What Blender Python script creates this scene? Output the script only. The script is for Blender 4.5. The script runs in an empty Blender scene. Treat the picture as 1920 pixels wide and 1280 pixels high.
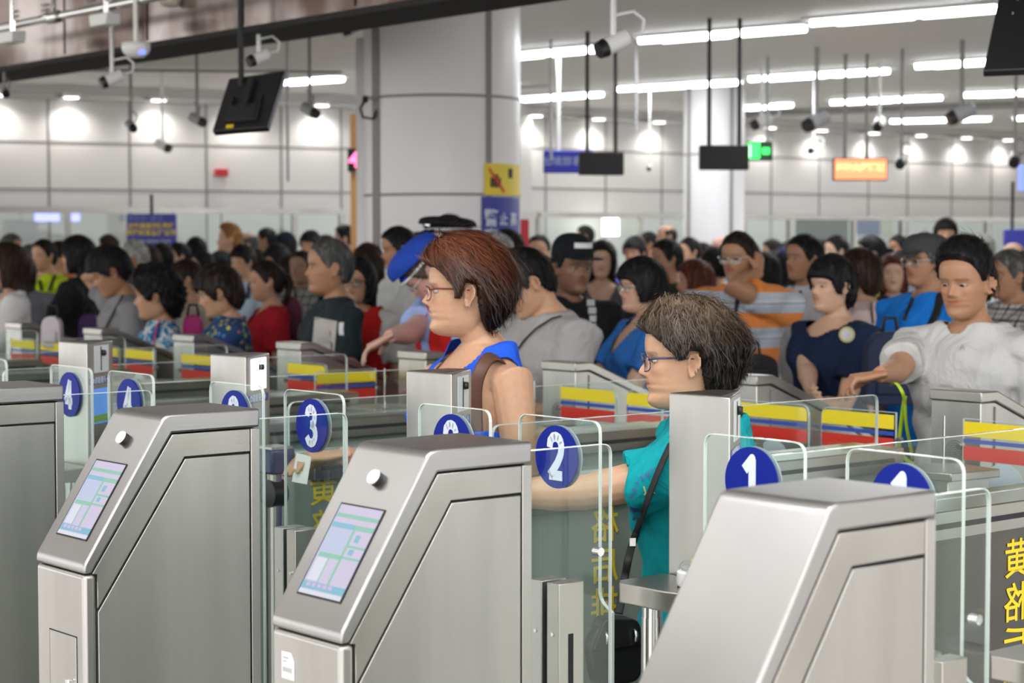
import bpy, math, random
import numpy as np
from mathutils import Vector, Matrix
from mathutils.bvhtree import BVHTree
from mathutils import noise as mnoise

SC = bpy.context.scene
COL = SC.collection
random.seed(7)
R = math.radians

# ------------------------------------------------------------------ camera, world, exposure
F = 3640.0                     # focal length in pixels of the 1920 px wide frame
CAMZ = 1.62
TH = math.atan(190 / 3640.0)
cam_d = bpy.data.cameras.new('camera')
cam_d.sensor_width = 36.0
cam_d.lens = F / 1920 * 36.0
cam_d.clip_start = 0.05
cam_d.clip_end = 200
cam_d.dof.use_dof = True
cam_d.dof.focus_distance = 3.95
cam_d.dof.aperture_fstop = 5.6
cam = bpy.data.objects.new('camera', cam_d)
COL.objects.link(cam)
cam.location = (0, 0, CAMZ)
cam.rotation_euler = (R(90) - TH, 0, 0)
SC.camera = cam

world = bpy.data.worlds.new('world')
SC.world = world
world.use_nodes = True
wn = world.node_tree.nodes
wn['Background'].inputs['Color'].default_value = (1.0, 0.985, 0.965, 1)
wn["Background"].inputs["Strength"].default_value = 1.55

SC.view_settings.view_transform = 'Standard'
SC.view_settings.look = 'None'
SC.view_settings.gamma = 1.0
SC.view_settings.use_curve_mapping = False
SC.view_settings.exposure = 0.60
try:
    SC.cycles.use_denoising = True
    SC.cycles.max_bounces = 7
    SC.cycles.use_adaptive_sampling = True
    SC.cycles.adaptive_threshold = 0.02
    SC.cycles.transparent_max_bounces = 20
    SC.cycles.caustics_reflective = False
    SC.cycles.caustics_refractive = False
    SC.cycles.sample_clamp_indirect = 6
except Exception:
    pass

def area(name, loc, rot, sx, sy, power, col=(1, 0.99, 0.97)):
    d = bpy.data.lights.new(name, 'AREA')
    d.shape = 'RECTANGLE'; d.size = sx; d.size_y = sy; d.energy = power; d.color = col
    o = bpy.data.objects.new(name, d); COL.objects.link(o)
    o.location = loc; o.rotation_euler = rot
    return o

# ------------------------------------------------------------------ geometry helpers
GA = R(40.3)                   # the lanes run along this direction
cGA, sGA = math.cos(GA), math.sin(GA)
def G(l, w, z=0.0):            # lane coordinates (along, across) -> world
    return Vector((l * cGA + w * sGA, l * sGA - w * cGA, z))
def ray(px, py):
    a = (px - 960) / F; b = (640 - py) / F
    c, s = math.cos(TH), math.sin(TH)
    return Vector((a, c + b * s, -s + b * c))
def at_y(px, py, y):
    r = ray(px, py); return Vector((0, 0, CAMZ)) + r * (y / r.y)
def at_z(px, py, z):
    r = ray(px, py); return Vector((0, 0, CAMZ)) + r * ((z - CAMZ) / r.z)

class MB:
    """collects shapes and links them as one mesh object"""
    def __init__(s): s.v = []; s.f = []; s.m = []
    def add(s, vs, fs, m=0):
        n = len(s.v); s.v.extend([tuple(float(c) for c in v) for v in vs])
        s.f.extend([tuple(i + n for i in f) for f in fs]); s.m.extend([m] * len(fs)); return s
    def box(s, x0, x1, y0, y1, z0, z1, m=0):
        v = [(x0,y0,z0),(x1,y0,z0),(x1,y1,z0),(x0,y1,z0),(x0,y0,z1),(x1,y0,z1),(x1,y1,z1),(x0,y1,z1)]
        f = [(0,3,2,1),(4,5,6,7),(0,1,5,4),(1,2,6,5),(2,3,7,6),(3,0,4,7)]
        return s.add(v, f, m)
    def prism(s, pts, y0, y1, m=0, axis='y'):
        """closed outline pts (a,b) swept along an axis"""
        n = len(pts)
        def P(a, b, t):
            return {'y': (a, t, b), 'x': (t, a, b), 'z': (a, b, t)}[axis]
        v = [P(a, b, y0) for a, b in pts] + [P(a, b, y1) for a, b in pts]
        ar = sum(pts[i][0] * pts[(i+1) % n][1] - pts[(i+1) % n][0] * pts[i][1] for i in range(n))
        fl = (ar > 0) == (axis != 'y')
        A = tuple(range(n)); B = tuple(range(n, 2*n))
        f = [A[::-1] if fl else A, B if fl else B[::-1]]
        for i in range(n):
            j = (i + 1) % n
            q = (i, j, j + n, i + n)
            f.append(q if fl else q[::-1])
        return s.add(v, f, m)
    def tube(s, pts, rad, n=12, m=0, cap=True, flat=None, up=None):
        """tapered tube along pts; rad = radius per point; flat = (a, b) squash factors"""
        pts = [Vector(p) for p in pts]
        if not hasattr(rad, '__len__'): rad = [rad] * len(pts)
        vs = []; fs = []
        prev = None
        for i, p in enumerate(pts):
            if i == 0: t = pts[1] - pts[0]
            elif i == len(pts) - 1: t = pts[-1] - pts[-2]
            else: t = (pts[i+1] - pts[i]).normalized() + (pts[i] - pts[i-1]).normalized()
            t = t.normalized()
            if prev is None:
                u = Vector(up) if up is not None else (Vector((0,0,1)) if abs(t.z) < .9 else Vector((1,0,0)))
            else: u = prev
            u = (u - t * u.dot(t)).normalized(); prev = u
            w = t.cross(u)
            r = rad[i]; ra, rb = (r, r) if flat is None else (r * flat[0], r * flat[1])
            for k in range(n):
                a = 2 * math.pi * k / n
                vs.append(p + u * (math.cos(a) * ra) + w * (math.sin(a) * rb))
        for i in range(len(pts) - 1):
            for k in range(n):
                k2 = (k + 1) % n
                fs.append((i*n + k, i*n + k2, (i+1)*n + k2, (i+1)*n + k))
        if cap:
            fs.append(tuple(range(n))[::-1]); fs.append(tuple(range((len(pts)-1)*n, len(pts)*n)))
        return s.add(vs, fs, m)
    def cyl(s, a, b, r, n=20, m=0): return s.tube([a, b], [r, r], n, m)
    def lathe(s, prof, c=(0, 0, 0), n=24, m=0):
        vs = []; fs = []
        for r, z in prof:
            for k in range(n):
                a = 2 * math.pi * k / n
                vs.append((c[0] + r * math.cos(a), c[1] + r * math.sin(a), c[2] + z))
        for i in range(len(prof) - 1):
            for k in range(n):
                k2 = (k + 1) % n
                fs.append((i*n + k, i*n + k2, (i+1)*n + k2, (i+1)*n + k))
        fs.append(tuple(range(n))[::-1]); fs.append(tuple(range((len(prof)-1)*n, len(prof)*n)))
        return s.add(vs, fs, m)
    def mesh(s, name):
        me = bpy.data.meshes.new(name)
        me.from_pydata(s.v, [], s.f)
        me.polygons.foreach_set('material_index', s.m)
        me.update(); return me
    def build(s, name, mats, parent=None, loc=(0,0,0), rotz=0.0, bevel=0.0, smooth=False, seg=2, auto=False):
        me = s.mesh(name)
        for mt in (mats if isinstance(mats, (list, tuple)) else [mats]): me.materials.append(mt)
        o = bpy.data.objects.new(name, me); COL.objects.link(o)
        o.location = loc; o.rotation_euler = (0, 0, rotz)
        if parent is not None: o.parent = parent
        if bevel:
            b = o.modifiers.new('b', 'BEVEL'); b.width = bevel; b.segments = seg; b.limit_method = 'ANGLE'; b.angle_limit = R(25)
            b.harden_normals = False
        if smooth or bevel:
            me.polygons.foreach_set('use_smooth', [True] * len(me.polygons))
        if auto or bevel:
            try:
                me.set_sharp_from_angle(angle=R(40))
            except Exception: pass
        return o

def tag(o, label=None, cat=None, group=None, kind=None):
    if label: o['label'] = label
    if cat: o['category'] = cat
    if group: o['group'] = group
    if kind: o['kind'] = kind
    return o
def empty(name, loc, rotz=0.0, label=None, cat=None, group=None, kind=None, parent=None):
    o = bpy.data.objects.new(name, None); COL.objects.link(o)
    o.empty_display_size = .05; o.location = loc; o.rotation_euler = (0, 0, rotz)
    if parent is not None: o.parent = parent
    return tag(o, label, cat, group, kind)
def copy_tree(o, parent=None):
    c = o.copy(); COL.objects.link(c)
    c.parent = parent
    for ch in list(o.children): copy_tree(ch, c)
    return c
def eval_mesh(o):
    bpy.context.view_layer.update()
    dg = bpy.context.evaluated_depsgraph_get()
    return bpy.data.meshes.new_from_object(o.evaluated_get(dg))
def text(name, body, size, mat, parent=None, loc=(0,0,0), rot=(0,0,0), depth=.0006, sx=1.0, bold=0.0, align='CENTER', squeeze=1.0, spacing=1.0):
    c = bpy.data.curves.new(name, 'FONT'); c.body = body; c.size = size
    c.align_x = align; c.align_y = 'CENTER'; c.extrude = depth; c.offset = bold; c.space_character = spacing
    c.resolution_u = 4
    t = bpy.data.objects.new(name, c); COL.objects.link(t)
    me = eval_mesh(t)
    bpy.data.objects.remove(t)
    o = bpy.data.objects.new(name, me); COL.objects.link(o)
    me.materials.clear(); me.materials.append(mat)
    o.location = loc; o.rotation_euler = rot; o.scale = (sx * squeeze, 1, 1)
    if parent is not None: o.parent = parent
    return o

# ------------------------------------------------------------------ materials
def mat(name, col=(.5,.5,.5), rough=.5, metal=0.0, spec=None, emit=None, estr=0.0, alpha=None, coat=0.0, sheen=0.0):
    m = bpy.data.materials.new(name); m.use_nodes = True
    b = m.node_tree.nodes['Principled BSDF']
    b.inputs['Base Color'].default_value = (*col, 1); b.inputs['Roughness'].default_value = rough
    b.inputs['Metallic'].default_value = metal
    if spec is not None: b.inputs['Specular IOR Level'].default_value = spec
    if emit: b.inputs['Emission Color'].default_value = (*emit, 1); b.inputs['Emission Strength'].default_value = estr
    if coat: b.inputs['Coat Weight'].default_value = coat
    if sheen: b.inputs['Sheen Weight'].default_value = sheen
    return m
def N(m, kind, **kw):
    n = m.node_tree.nodes.new(kind)
    for k, v in kw.items(): setattr(n, k, v)
    return n
def lk(m, a, b): m.node_tree.links.new(a, b)
def bsdf(m): return m.node_tree.nodes['Principled BSDF']
def ramp(m, fac, stops):
    r = N(m, 'ShaderNodeValToRGB'); e = r.color_ramp.elements
    e[0].position, e[0].color = stops[0][0], (*stops[0][1], 1)
    e[1].position, e[1].color = stops[-1][0], (*stops[-1][1], 1)
    for p, c in stops[1:-1]:
        x = e.new(p); x.color = (*c, 1)
    lk(m, fac, r.inputs[0]); return r
def mapped(m, scale, coord='Object', rot=(0,0,0)):
    tc = N(m, 'ShaderNodeTexCoord'); mp = N(m, 'ShaderNodeMapping')
    mp.inputs['Scale'].default_value = scale; mp.inputs['Rotation'].default_value = rot
    lk(m, tc.outputs[coord], mp.inputs[0]); return mp
def bump(m, src, dist=.001, strength=.5):
    b = N(m, 'ShaderNodeBump'); b.inputs['Distance'].default_value = dist; b.inputs['Strength'].default_value = strength
    lk(m, src, b.inputs['Height']); lk(m, b.outputs[0], bsdf(m).inputs['Normal']); return b

def steel(name, col, rough, grain=(3, 3, 400), wear_sheen=.22):
    m = mat(name, col, rough, 1.0)
    mp = mapped(m, grain); n = N(m, 'ShaderNodeTexNoise'); n.inputs['Scale'].default_value = 1.0; n.inputs['Detail'].default_value = 3
    lk(m, mp.outputs[0], n.inputs['Vector'])
    mp2 = mapped(m, (7, 7, .7) if grain[2] < 10 else (3, 3, 3)); n2 = N(m, 'ShaderNodeTexNoise'); n2.inputs['Scale'].default_value = 1.3; n2.inputs['Detail'].default_value = 6  # upright steel: brushed grain with reflection streaks put into the colour
    lk(m, mp2.outputs[0], n2.inputs['Vector'])
    r = ramp(m, n2.outputs[0], [(.3, tuple(c*(1-wear_sheen) for c in col)), (.7, col)])
    lk(m, r.outputs[0], bsdf(m).inputs['Base Color'])
    mr = N(m, 'ShaderNodeMapRange'); mr.inputs[3].default_value = rough*.93; mr.inputs[4].default_value = rough*1.1
    lk(m, n2.outputs[0], mr.inputs[0]); lk(m, mr.outputs[0], bsdf(m).inputs['Roughness'])
    bump(m, n.outputs[0], .0004, .25)
    return m
M = {}
M['steel'] = steel('brushed_steel', (.50,.485,.455), .33)
M['steel_v'] = steel('brushed_steel_upright', (.52,.51,.49), .36, (300, 300, 4))
M['steel_top'] = steel('brushed_steel_cover', (.43,.42,.42), .33, (3, 300, 300), .10)
M['steel_dark'] = steel('dark_steel', (.16,.155,.15), .4)
M['steel_body'] = steel('barrier_steel', (.47,.465,.44), .3)
M['chrome'] = mat('chrome', (.75,.75,.75), .12, 1.0)
M['black'] = mat('black_plastic', (.012,.012,.014), .4)
M['matblack'] = mat('matt_black', (.016,.017,.019), .65)
M['rubber'] = mat('dark_gap', (.01,.01,.01), .8)
M['white'] = mat('white_plastic', (.8,.8,.8), .35)
M['grey'] = mat('grey_plastic', (.35,.36,.37), .4)
M['wall'] = mat('wall_panel', (.74,.725,.725), .42)
M['seam'] = mat('seam_grey', (.26,.25,.245), .5)
M['column'] = mat('column_panel', (.83,.82,.84), .3)
M['floor'] = mat('floor_tile', (.42,.40,.37), .16)
M['yellow'] = mat('yellow_vinyl', (.92,.70,.015), .45)
M['textyellow'] = mat('yellow_lettering', (.80,.60,.02), .5)
M['blue'] = mat('blue_vinyl', (.006,.016,.23), .45, spec=.15)
M['red'] = mat('red_vinyl', (.68,.03,.02), .4)
M['stripeblue'] = mat('stripe_blue', (.035,.07,.42), .4)
M['signblue'] = mat('sign_blue', (.02,.03,.33), .4)
M['pale'] = mat('pale_lettering', (.62,.68,.80), .5)
M['discback'] = mat('disc_reverse', (.55,.62,.68), .5)
M['orangewood'] = mat('orange_wood', (.62,.33,.12), .45)
M['alarm'] = mat('alarm_red', (.6,.02,.03), .4)

def glass(name, tint=(.935,.965,.955), refl=1.0):
    m = bpy.data.materials.new(name); m.use_nodes = True
    nt = m.node_tree; nt.nodes.clear()
    out = nt.nodes.new('ShaderNodeOutputMaterial')
    tr = nt.nodes.new('ShaderNodeBsdfTransparent'); tr.inputs[0].default_value = (*tint, 1)
    gl = nt.nodes.new('ShaderNodeBsdfGlossy'); gl.inputs['Roughness'].default_value = .02
    gl.inputs['Color'].default_value = (.92,1,.97,1)
    lw = nt.nodes.new('ShaderNodeLayerWeight'); lw.inputs['Blend'].default_value = .5
    pw = nt.nodes.new('ShaderNodeMath'); pw.operation = 'POWER'; pw.inputs[1].default_value = 4.0
    ml = nt.nodes.new('ShaderNodeMath'); ml.operation = 'MULTIPLY_ADD'; ml.inputs[1].default_value = .55*refl; ml.inputs[2].default_value = .025*refl
    mx = nt.nodes.new('ShaderNodeMixShader')
    nt.links.new(lw.outputs['Facing'], pw.inputs[0]); nt.links.new(pw.outputs[0], ml.inputs[0])
    nt.links.new(ml.outputs[0], mx.inputs[0]); nt.links.new(tr.outputs[0], mx.inputs[1]); nt.links.new(gl.outputs[0], mx.inputs[2])
    nt.links.new(mx.outputs[0], out.inputs[0])
    return m
M['glass'] = glass('clear_glass')
M['glass_edge'] = mat('glass_edge', (.60,.67,.65), .12, 0.0, coat=.8)
M['bodyglass'] = mat('backed_green_glass', (.235,.285,.255), .12)
M['lens'] = glass('spectacle_lens', (.93,.95,.95))

def emis(name, col, s, base=(.02,.02,.02)):
    return mat(name, base, .4, emit=col, estr=s)
M['tube_added'] = emis('added_tube_dim', (.93,.98,1.0), 1.2, (.8,.8,.8))  # tubes of the lamps added to brighten the kiosk slopes
M['tube'] = emis('fluorescent_tube', (.93,.98,1.0), 10.0, (.8,.8,.8))
M['lit'] = emis('lit_panel', (.9,.92,1.0), 6.0, (.8,.8,.8))
M['scr_bg'] = emis('screen_lilac', (.66,.60,.80), .55)
M['scr_white'] = emis('screen_white', (.74,.76,.86), .58)
M['scr_green'] = emis('screen_green', (.30,.66,.52), .5)
M['scr_cyan'] = emis('screen_cyan', (.22,.56,.74), .52)
M['scr_pink'] = emis('screen_pink', (.70,.50,.80), .55)
M['scr_pale'] = emis('screen_pale', (.55,.62,.84), .55)
M['led_orange'] = emis('led_orange', (1.0,.24,.10), 1.6)
M['led_yellow'] = emis('led_yellow', (1.0,.55,.22), 1.6)
M['led_green'] = emis('led_green', (.02,.75,.08), 2.6)
M['led_greenw'] = emis('led_green_white', (.6,1.0,.65), 2.6)
M['led_pink'] = emis('led_pink', (1.0,.12,.30), 2.6)
M['led_white'] = emis('led_white', (1.0,.97,.9), 5.0)
M['led_blue'] = emis('led_blue', (.15,.22,1.0), 1.4)

# seams / tiles on the floor
m = M['floor']
mp = mapped(m, (1.25,1.25,1.25), rot=(0,0,GA)); br = N(m, 'ShaderNodeTexBrick'); br.offset = 0
br.inputs['Color1'].default_value = (.56,.54,.50,1); br.inputs['Color2'].default_value = (.52,.50,.47,1); br.inputs['Mortar'].default_value = (.2,.19,.18,1)
br.inputs['Scale'].default_value = 1.0; br.inputs['Mortar Size'].default_value = .006; br.inputs['Brick Width'].default_value = 1.0; br.inputs['Row Height'].default_value = 1.0
lk(m, mp.outputs[0], br.inputs['Vector']); lk(m, br.outputs[0], bsdf(m).inputs['Base Color'])
# slatted ceiling
M['slats'] = m = mat('slatted_ceiling', (.5,.5,.48), .55)
tc = N(m, 'ShaderNodeTexCoord'); sp = N(m, 'ShaderNodeSeparateXYZ'); lk(m, tc.outputs['Object'], sp.inputs[0])
ma = N(m, 'ShaderNodeMath', operation='MULTIPLY'); ma.inputs[1].default_value = 1/.11; lk(m, sp.outputs[1], ma.inputs[0])
fr = N(m, 'ShaderNodeMath', operation='FRACT'); lk(m, ma.outputs[0], fr.inputs[0])
r_ = ramp(m, fr.outputs[0], [(.0,(.36,.355,.34)),(.10,(.42,.415,.40)),(.16,(.80,.78,.74)),(.9,(.84,.82,.78))])
lk(m, r_.outputs[0], bsdf(m).inputs['Base Color'])
bump(m, fr.outputs[0], .01, .4)
# brown metal fascia: cloudy pale reflections put into the base colour
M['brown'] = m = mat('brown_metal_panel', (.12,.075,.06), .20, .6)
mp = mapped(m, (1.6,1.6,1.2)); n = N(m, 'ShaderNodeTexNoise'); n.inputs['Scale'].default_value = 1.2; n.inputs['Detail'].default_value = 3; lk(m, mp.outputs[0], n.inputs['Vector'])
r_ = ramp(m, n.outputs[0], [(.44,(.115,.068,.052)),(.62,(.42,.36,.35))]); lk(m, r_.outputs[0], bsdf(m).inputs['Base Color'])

# ------------------------------------------------------------------ the setting
H = 3.05
LW0 = at_z(-500, 157, H); LW1 = at_z(660, 194.5, H)
RW0 = at_z(985, 212, H); RW1 = at_z(2500, 291, H)
# where both walls meet, behind the big column
def isect(a, b, c, d):
    x1,y1,x2,y2,x3,y3,x4,y4 = a.x,a.y,b.x,b.y,c.x,c.y,d.x,d.y
    D = (x1-x2)*(y3-y4)-(y1-y2)*(x3-x4)
    px = ((x1*y2-y1*x2)*(x3-x4)-(x1-x2)*(x3*y4-y3*x4))/D
    py = ((x1*y2-y1*x2)*(y3-y4)-(y1-y2)*(x3*y4-y3*x4))/D
    return Vector((px,py,0))
LWe = LW1 + (LW1-LW0)*.12; RWs = RW0
def wall(name, a, b, seams_px, hz, height=H+.6):
    a = Vector((a.x,a.y,0)); b = Vector((b.x,b.y,0)); d = (b-a); L = d.length; ang = math.atan2(d.y, d.x)
    mb = MB(); mb.box(0, L, 0, .2, 0, height, 0)
    dn = d.normalized()
    for px in seams_px:
        # intersection of the sight line with the wall plan
        rr = ray(px, 450); t = (a.x*dn.y - a.y*dn.x)/(rr.x*dn.y - rr.y*dn.x)
        p = rr*t; s = (Vector((p.x,p.y,0))-a).dot(dn)
        if 0 < s < L: mb.box(s-.010, s+.010, -.006, .0, .2, H-.02, 1)
    for z in hz: mb.box(0, L, -.006, 0, z-.009, z+.009, 1)
    mb.box(0, L, -.035, 0, H-.05, H, 2)
    mb.box(0, L, -.012, 0, 0, .12, 2)
    o = mb.build(name, [M['wall'], M['seam'], M['steel_body']], None, (a.x,a.y,0), ang)
    tag(o, kind='structure'); return a, dn, ang
WA = wall('wall_left', LW0, LWe, (-60, 93, 245, 388, 528, 640, 700), (2.58, 2.12))
WB = wall('wall_back', RWs, RW1, (1023,1135,1240,1330,1445,1535,1627,1700,1783,1857,1930), (2.66,2.21))
wl = MB(); wl.box(-.1,.1,0,(Vector((RWs.x,RWs.y,0))-Vector((LWe.x,LWe.y,0))).length,0,H+.5)
dd = RWs-LWe
o = wl.build('wall_corner', M['wall'], None, (LWe.x,LWe.y,0), math.atan2(dd.y,dd.x)-R(90)); tag(o, kind='structure')

fl = MB(); fl.box(-30, 40, -8, 34, -.1, 0)
tag(fl.build('floor', M['floor']), kind='structure')

# ceiling: slatted field over the hall, smooth strip by the walls
CE = Vector((math.cos(R(-41)), math.sin(R(-41)), 0))      # run of the lamps
cl = MB(); cl.box(-26, 26, -1.0, 26, 0, .1)
# slats run along local X
def ceil_obj(name, pts, z, m, rot):
    c, s = math.cos(-rot), math.sin(-rot)
    q = [(p[0]*c - p[1]*s, p[0]*s + p[1]*c) for p in pts]
    mb = MB(); mb.prism(q, 0, .08, 0, 'z')
    o = mb.build(name, m, None, (0,0,z), rot); tag(o, kind='structure'); return o
bl0 = at_z(-500,118,H); bl1 = at_z(640,128,H); bl2 = at_z(1390,209,H); bl3 = at_z(2300,176,H)
FB0 = at_z(-420,198,2.62); FB1 = at_z(1180,-60,2.62)         # foot of the brown fascia
fdir = (FB1-FB0); fdir.z=0; fdir.normalize()
FB0 = at_z(0,131,2.62) - fdir*4.0; FB1 = at_z(0,131,2.62) + fdir*10
ceil_obj('ceiling', [(FB0.x,FB0.y),(FB1.x,FB1.y),(40,FB1.y),(40,bl3.y-6),(bl3.x,bl3.y),(bl2.x,bl2.y),(bl1.x+1.2,bl1.y+.9),(bl1.x,bl1.y),(bl0.x,bl0.y)], H, M['slats'], R(-45))
M['softceil'] = mat('smooth_ceiling', (.85,.83,.80), .5)
ceil_obj('ceiling_border', [(-30,14.5),(40,12),(40,36),(-30,36)], H+.085, M['softceil'], 0)
tr = MB()
for a, b, r_ in ((bl0,bl1,.012),(bl2,bl3,.035)):
    tr.tube([(a.x,a.y,H-.03),(b.x,b.y,H-.03)], r_, 8)
tag(tr.build('trim_1', M['seam']), kind='structure')
# the roof over the gates, out of frame above the camera, with its lamp rows
ceil_obj('ceiling_near', [(-12,-2.5),(9,-2.5),(9,3.5),(FB1.x+2,FB1.y+.2),(FB0.x,FB0.y+.2),(-12,12)], 3.75, M['softceil'], 0)

# brown metal fascia hanging from the ceiling
ang = math.atan2(fdir.y, fdir.x); Lf = (FB1-FB0).length
mb = MB(); mb.box(0, Lf, 0, .35, 0, 1.15, 0)
x = .1
while x < Lf:
    mb.box(x-.006, x+.006, -.004, 0, .03, 1.15, 1)
    for k in range(3):
        for dx in (.28, .68):
            mb.box(x+dx, x+dx+.07, -.012, 0, .26+k*.028, .27+k*.028, 2)
    x += .95
mb.box(0, Lf, -.012, .36, -.012, .016, 1)
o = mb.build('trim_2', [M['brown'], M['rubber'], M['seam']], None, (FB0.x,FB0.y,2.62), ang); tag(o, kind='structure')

# chrome conduit along the fascia with two box lamps
def fpt(px, off, z):           # point in front of the fascia at picture column px
    rr = ray(px,450); n = Vector((-fdir.y, fdir.x, 0)); a = FB0 - n*off
    t = (a.x*fdir.y-a.y*fdir.x)/(rr.x*fdir.y-rr.y*fdir.x); p = rr*t; return Vector((p.x,p.y,z))
pz = 2.9
A = fpt(-60,.25,2.80); B = fpt(420,.25,2.80)
pm = MB(); pm.tube([A,B], .022, 14)
for px in (105,):
    q = fpt(px,.25,2.80); pm.tube([q-fdir*.06,q+fdir*.06], .034, 14); pm.tube([q, q+Vector((0,0,.4))], .014, 10)
tag(pm.build('conduit_pipe', M['chrome'], smooth=True), 'shiny metal pipe running along the brown overhead fascia', 'pipe')
for px,lab in ((27,'white box lamp under the pipe, touching the left picture edge'),(201,'white box lamp hung under the pipe beside a pipe joint')):
    q = fpt(px,.27,2.70)
    r_ = empty('emergency_lamp', q, math.atan2(fdir.y,fdir.x), lab, 'lamp', 'box lamps under the fascia pipe')
    b = MB(); b.prism([(-.085,.0),(.085,.0),(.095,.035),(.095,.06),(-.095,.06),(-.095,.035)], -.04,.04); b.build('housing', M['white'], r_, bevel=.004)
    b = MB(); b.cyl((0,0,.06),(0,0,.45),.008,8); b.cyl((.03,.0,.06),(.03,0,.12),.008,8); b.build('rod', M['chrome'], r_)
for px,pyz,rad,lab in ((323,2.815,.055,'cream round detector on the brown fascia'),):
    q = fpt(px,.05,pyz)
    b = MB(); b.lathe([(.0,-.03),(rad*.6,-.028),(rad*.9,-.015),(rad,0),(rad,.02),(rad*.8,.03)],n=24)
    r_ = b.build('smoke_detector', mat('cream',(.75,.72,.6),.4), None, q, smooth=True); tag(r_, lab, 'detector')
q = at_y(255,92,9.6)
b = MB(); b.lathe([(.0,-.045),(.04,-.04),(.062,-.02),(.07,0),(.07,.03)],n=24)
r_ = empty('dome_camera', q, 0, 'white dome camera under the edge of the brown fascia', 'security camera'); b.build('dome', M['white'], r_, smooth=True)
b = MB(); b.lathe([(.0,-.02),(.02,-.018),(.02,0)],(.035,-.04,-.01),n=14); b.build('lens', M['led_blue'], r_)
b = MB(); b.cyl((0,0,.02),(0,0,.35),.012,8); b.build('mount', M['white'], r_)

# ------------------------------------------------------------------ main column
CD = 11.4; cc = at_y(828, 450, CD); RAD = .462
CX, CY = cc.x, cc.y + RAD*.2
mb = MB(); mb.lathe([(RAD,0),(RAD,H)], n=72)
for z in (2.44, 1.88, 1.3, .7):                      # joints between the panels
    mb.lathe([(RAD+.003,z-.008),(RAD+.003,z+.008)], n=72, m=1)
def colpt(px):                                   # angle on the column seen at column px
    rr = ray(px,450); d = Vector((rr.x,rr.y)).normalized(); c = Vector((CX,CY))
    b_ = d.dot(c); k = c.length_squared-RAD**2; t = b_-math.sqrt(max(b_*b_-k,1e-6)); p = d*t
    return math.atan2(p.y-CY, p.x-CX)
def colpatch(mb, a0, a1, z0, z1, off, m, n=14, th=.004):
    v=[]; f=[]
    for i in range(n+1):
        a=a0+(a1-a0)*i/n
        for r_,z in ((RAD+off,z0),(RAD+off,z1),(RAD+off+th,z1),(RAD+off+th,z0)):
            v.append((r_*math.cos(a), r_*math.sin(a), z))
    for i in range(n):
        for k in range(4):
            k2=(k+1)%4; f.append((i*4+k,(i+1)*4+k,(i+1)*4+k2,i*4+k2))
    f.append((0,1,2,3)); f.append((n*4+3,n*4+2,n*4+1,n*4))
    mb.add(v,f,m)
for p0,p1 in ((700,713),(911,921)):
    colpatch(mb, colpt(p0), colpt(p1), 0, H, .0, 1, 4, .006)
mb.lathe([(RAD+.035,H-.04),(RAD+.035,H)], n=72, m=2)
o = mb.build('pillar_structure', [M['column'], M['seam'], M['steel_body']], None, (CX,CY,0), auto=True)
o.name = 'column_1'; tag(o, kind='structure')
for p in o.data.polygons: p.use_smooth = True
try: o.data.set_sharp_from_angle(angle=R(40))
except Exception: pass

def zat(py, y): return CAMZ + (450-py)/F*y
# yellow notice
root = empty('yellow_notice', (CX,CY,0), 0, 'yellow luggage warning notice wrapped round the big white column', 'sign')
z0,z1 = zat(365,CD-.4), zat(305,CD-.4)
mb=MB(); colpatch(mb, colpt(907), colpt(973), z0, z1, .004, 0, 16); mb.build('sheet', mat('notice_yellow',(.80,.62,.03),.4), root)
mb=MB(); a0=colpt(918); a1=colpt(938)
for i in range(4):
    t0=a0+(a1-a0)*(i/4.); t1=a0+(a1-a0)*((i+.8)/4.)
    colpatch(mb, t0, t1, z0+.045, z0+.045+(.075 if i in (1,2) else .055), .009, 0, 3, .001)
colpatch(mb, colpt(951), colpt(958), z0+.10, z0+.155, .009, 0, 3, .001)
mb.build('figures', M['matblack'], root)
mb=MB()
for i in range(12):
    t=i/12.; aa=colpt(915+28*t); ab=colpt(915+28*(t+.1)); zz=z1-.025-(z1-z0-.05)*t
    colpatch(mb, aa, ab, zz-.022, zz, .0105, 0, 1, .001)
mb.build('stroke', M['red'], root)
# blue notice with upright lettering 警戒 / 小心 / 高
root = empty('blue_notice', (CX,CY,0), 0, 'dark blue banner with pale lettering wrapped round the big white column', 'sign')
z0,z1 = 1.25, zat(368,CD-.4)
mb=MB(); colpatch(mb, colpt(902), colpt(972), z0, z1, .004, 0, 16); mb.build('sheet', M['signblue'], root)
def coltext(s, px, z, size, mt):
    a=colpt(px); t=text('lettering', s, size, mt, root, ((RAD+.010)*math.cos(a),(RAD+.010)*math.sin(a),z), (R(90),0,a+R(90)), .0005, bold=.002); return t
for s,px,z,size in (('警',919,1.74,.105),('察',919,1.63,.105),('止',942,1.735,.075),('步',942,1.64,.075),('高',960,1.735,.085),('度',960,1.63,.085)):
    coltext(s,px,z,size,M['pale'])
# conduit and cameras by the column
mb=MB(); q=at_y(686,450,CD+.05); mb.tube([(q.x,q.y,0),(q.x,q.y,2.80)],.055,16); tag(mb.build('column_conduit', M['column'],smooth=True),'pale vertical pipe duct against the left side of the big column','pipe')
# far column
c2 = at_y(1338,450,18.6)
mb=MB(); mb.lathe([(.29,0),(.29,H)],n=40)
for a in (R(-150),R(-62)):
    mb.cyl((.29*math.cos(a),.29*math.sin(a),0),(.29*math.cos(a),.29*math.sin(a),H),.02,8,1)
mb.lathe([(.293,2.42),(.293,2.44)],n=40,m=1)
o=mb.build('column_2',[M['column'],M['seam']],None,(c2.x,c2.y,0),smooth=True,auto=True); tag(o,kind='structure')
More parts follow.
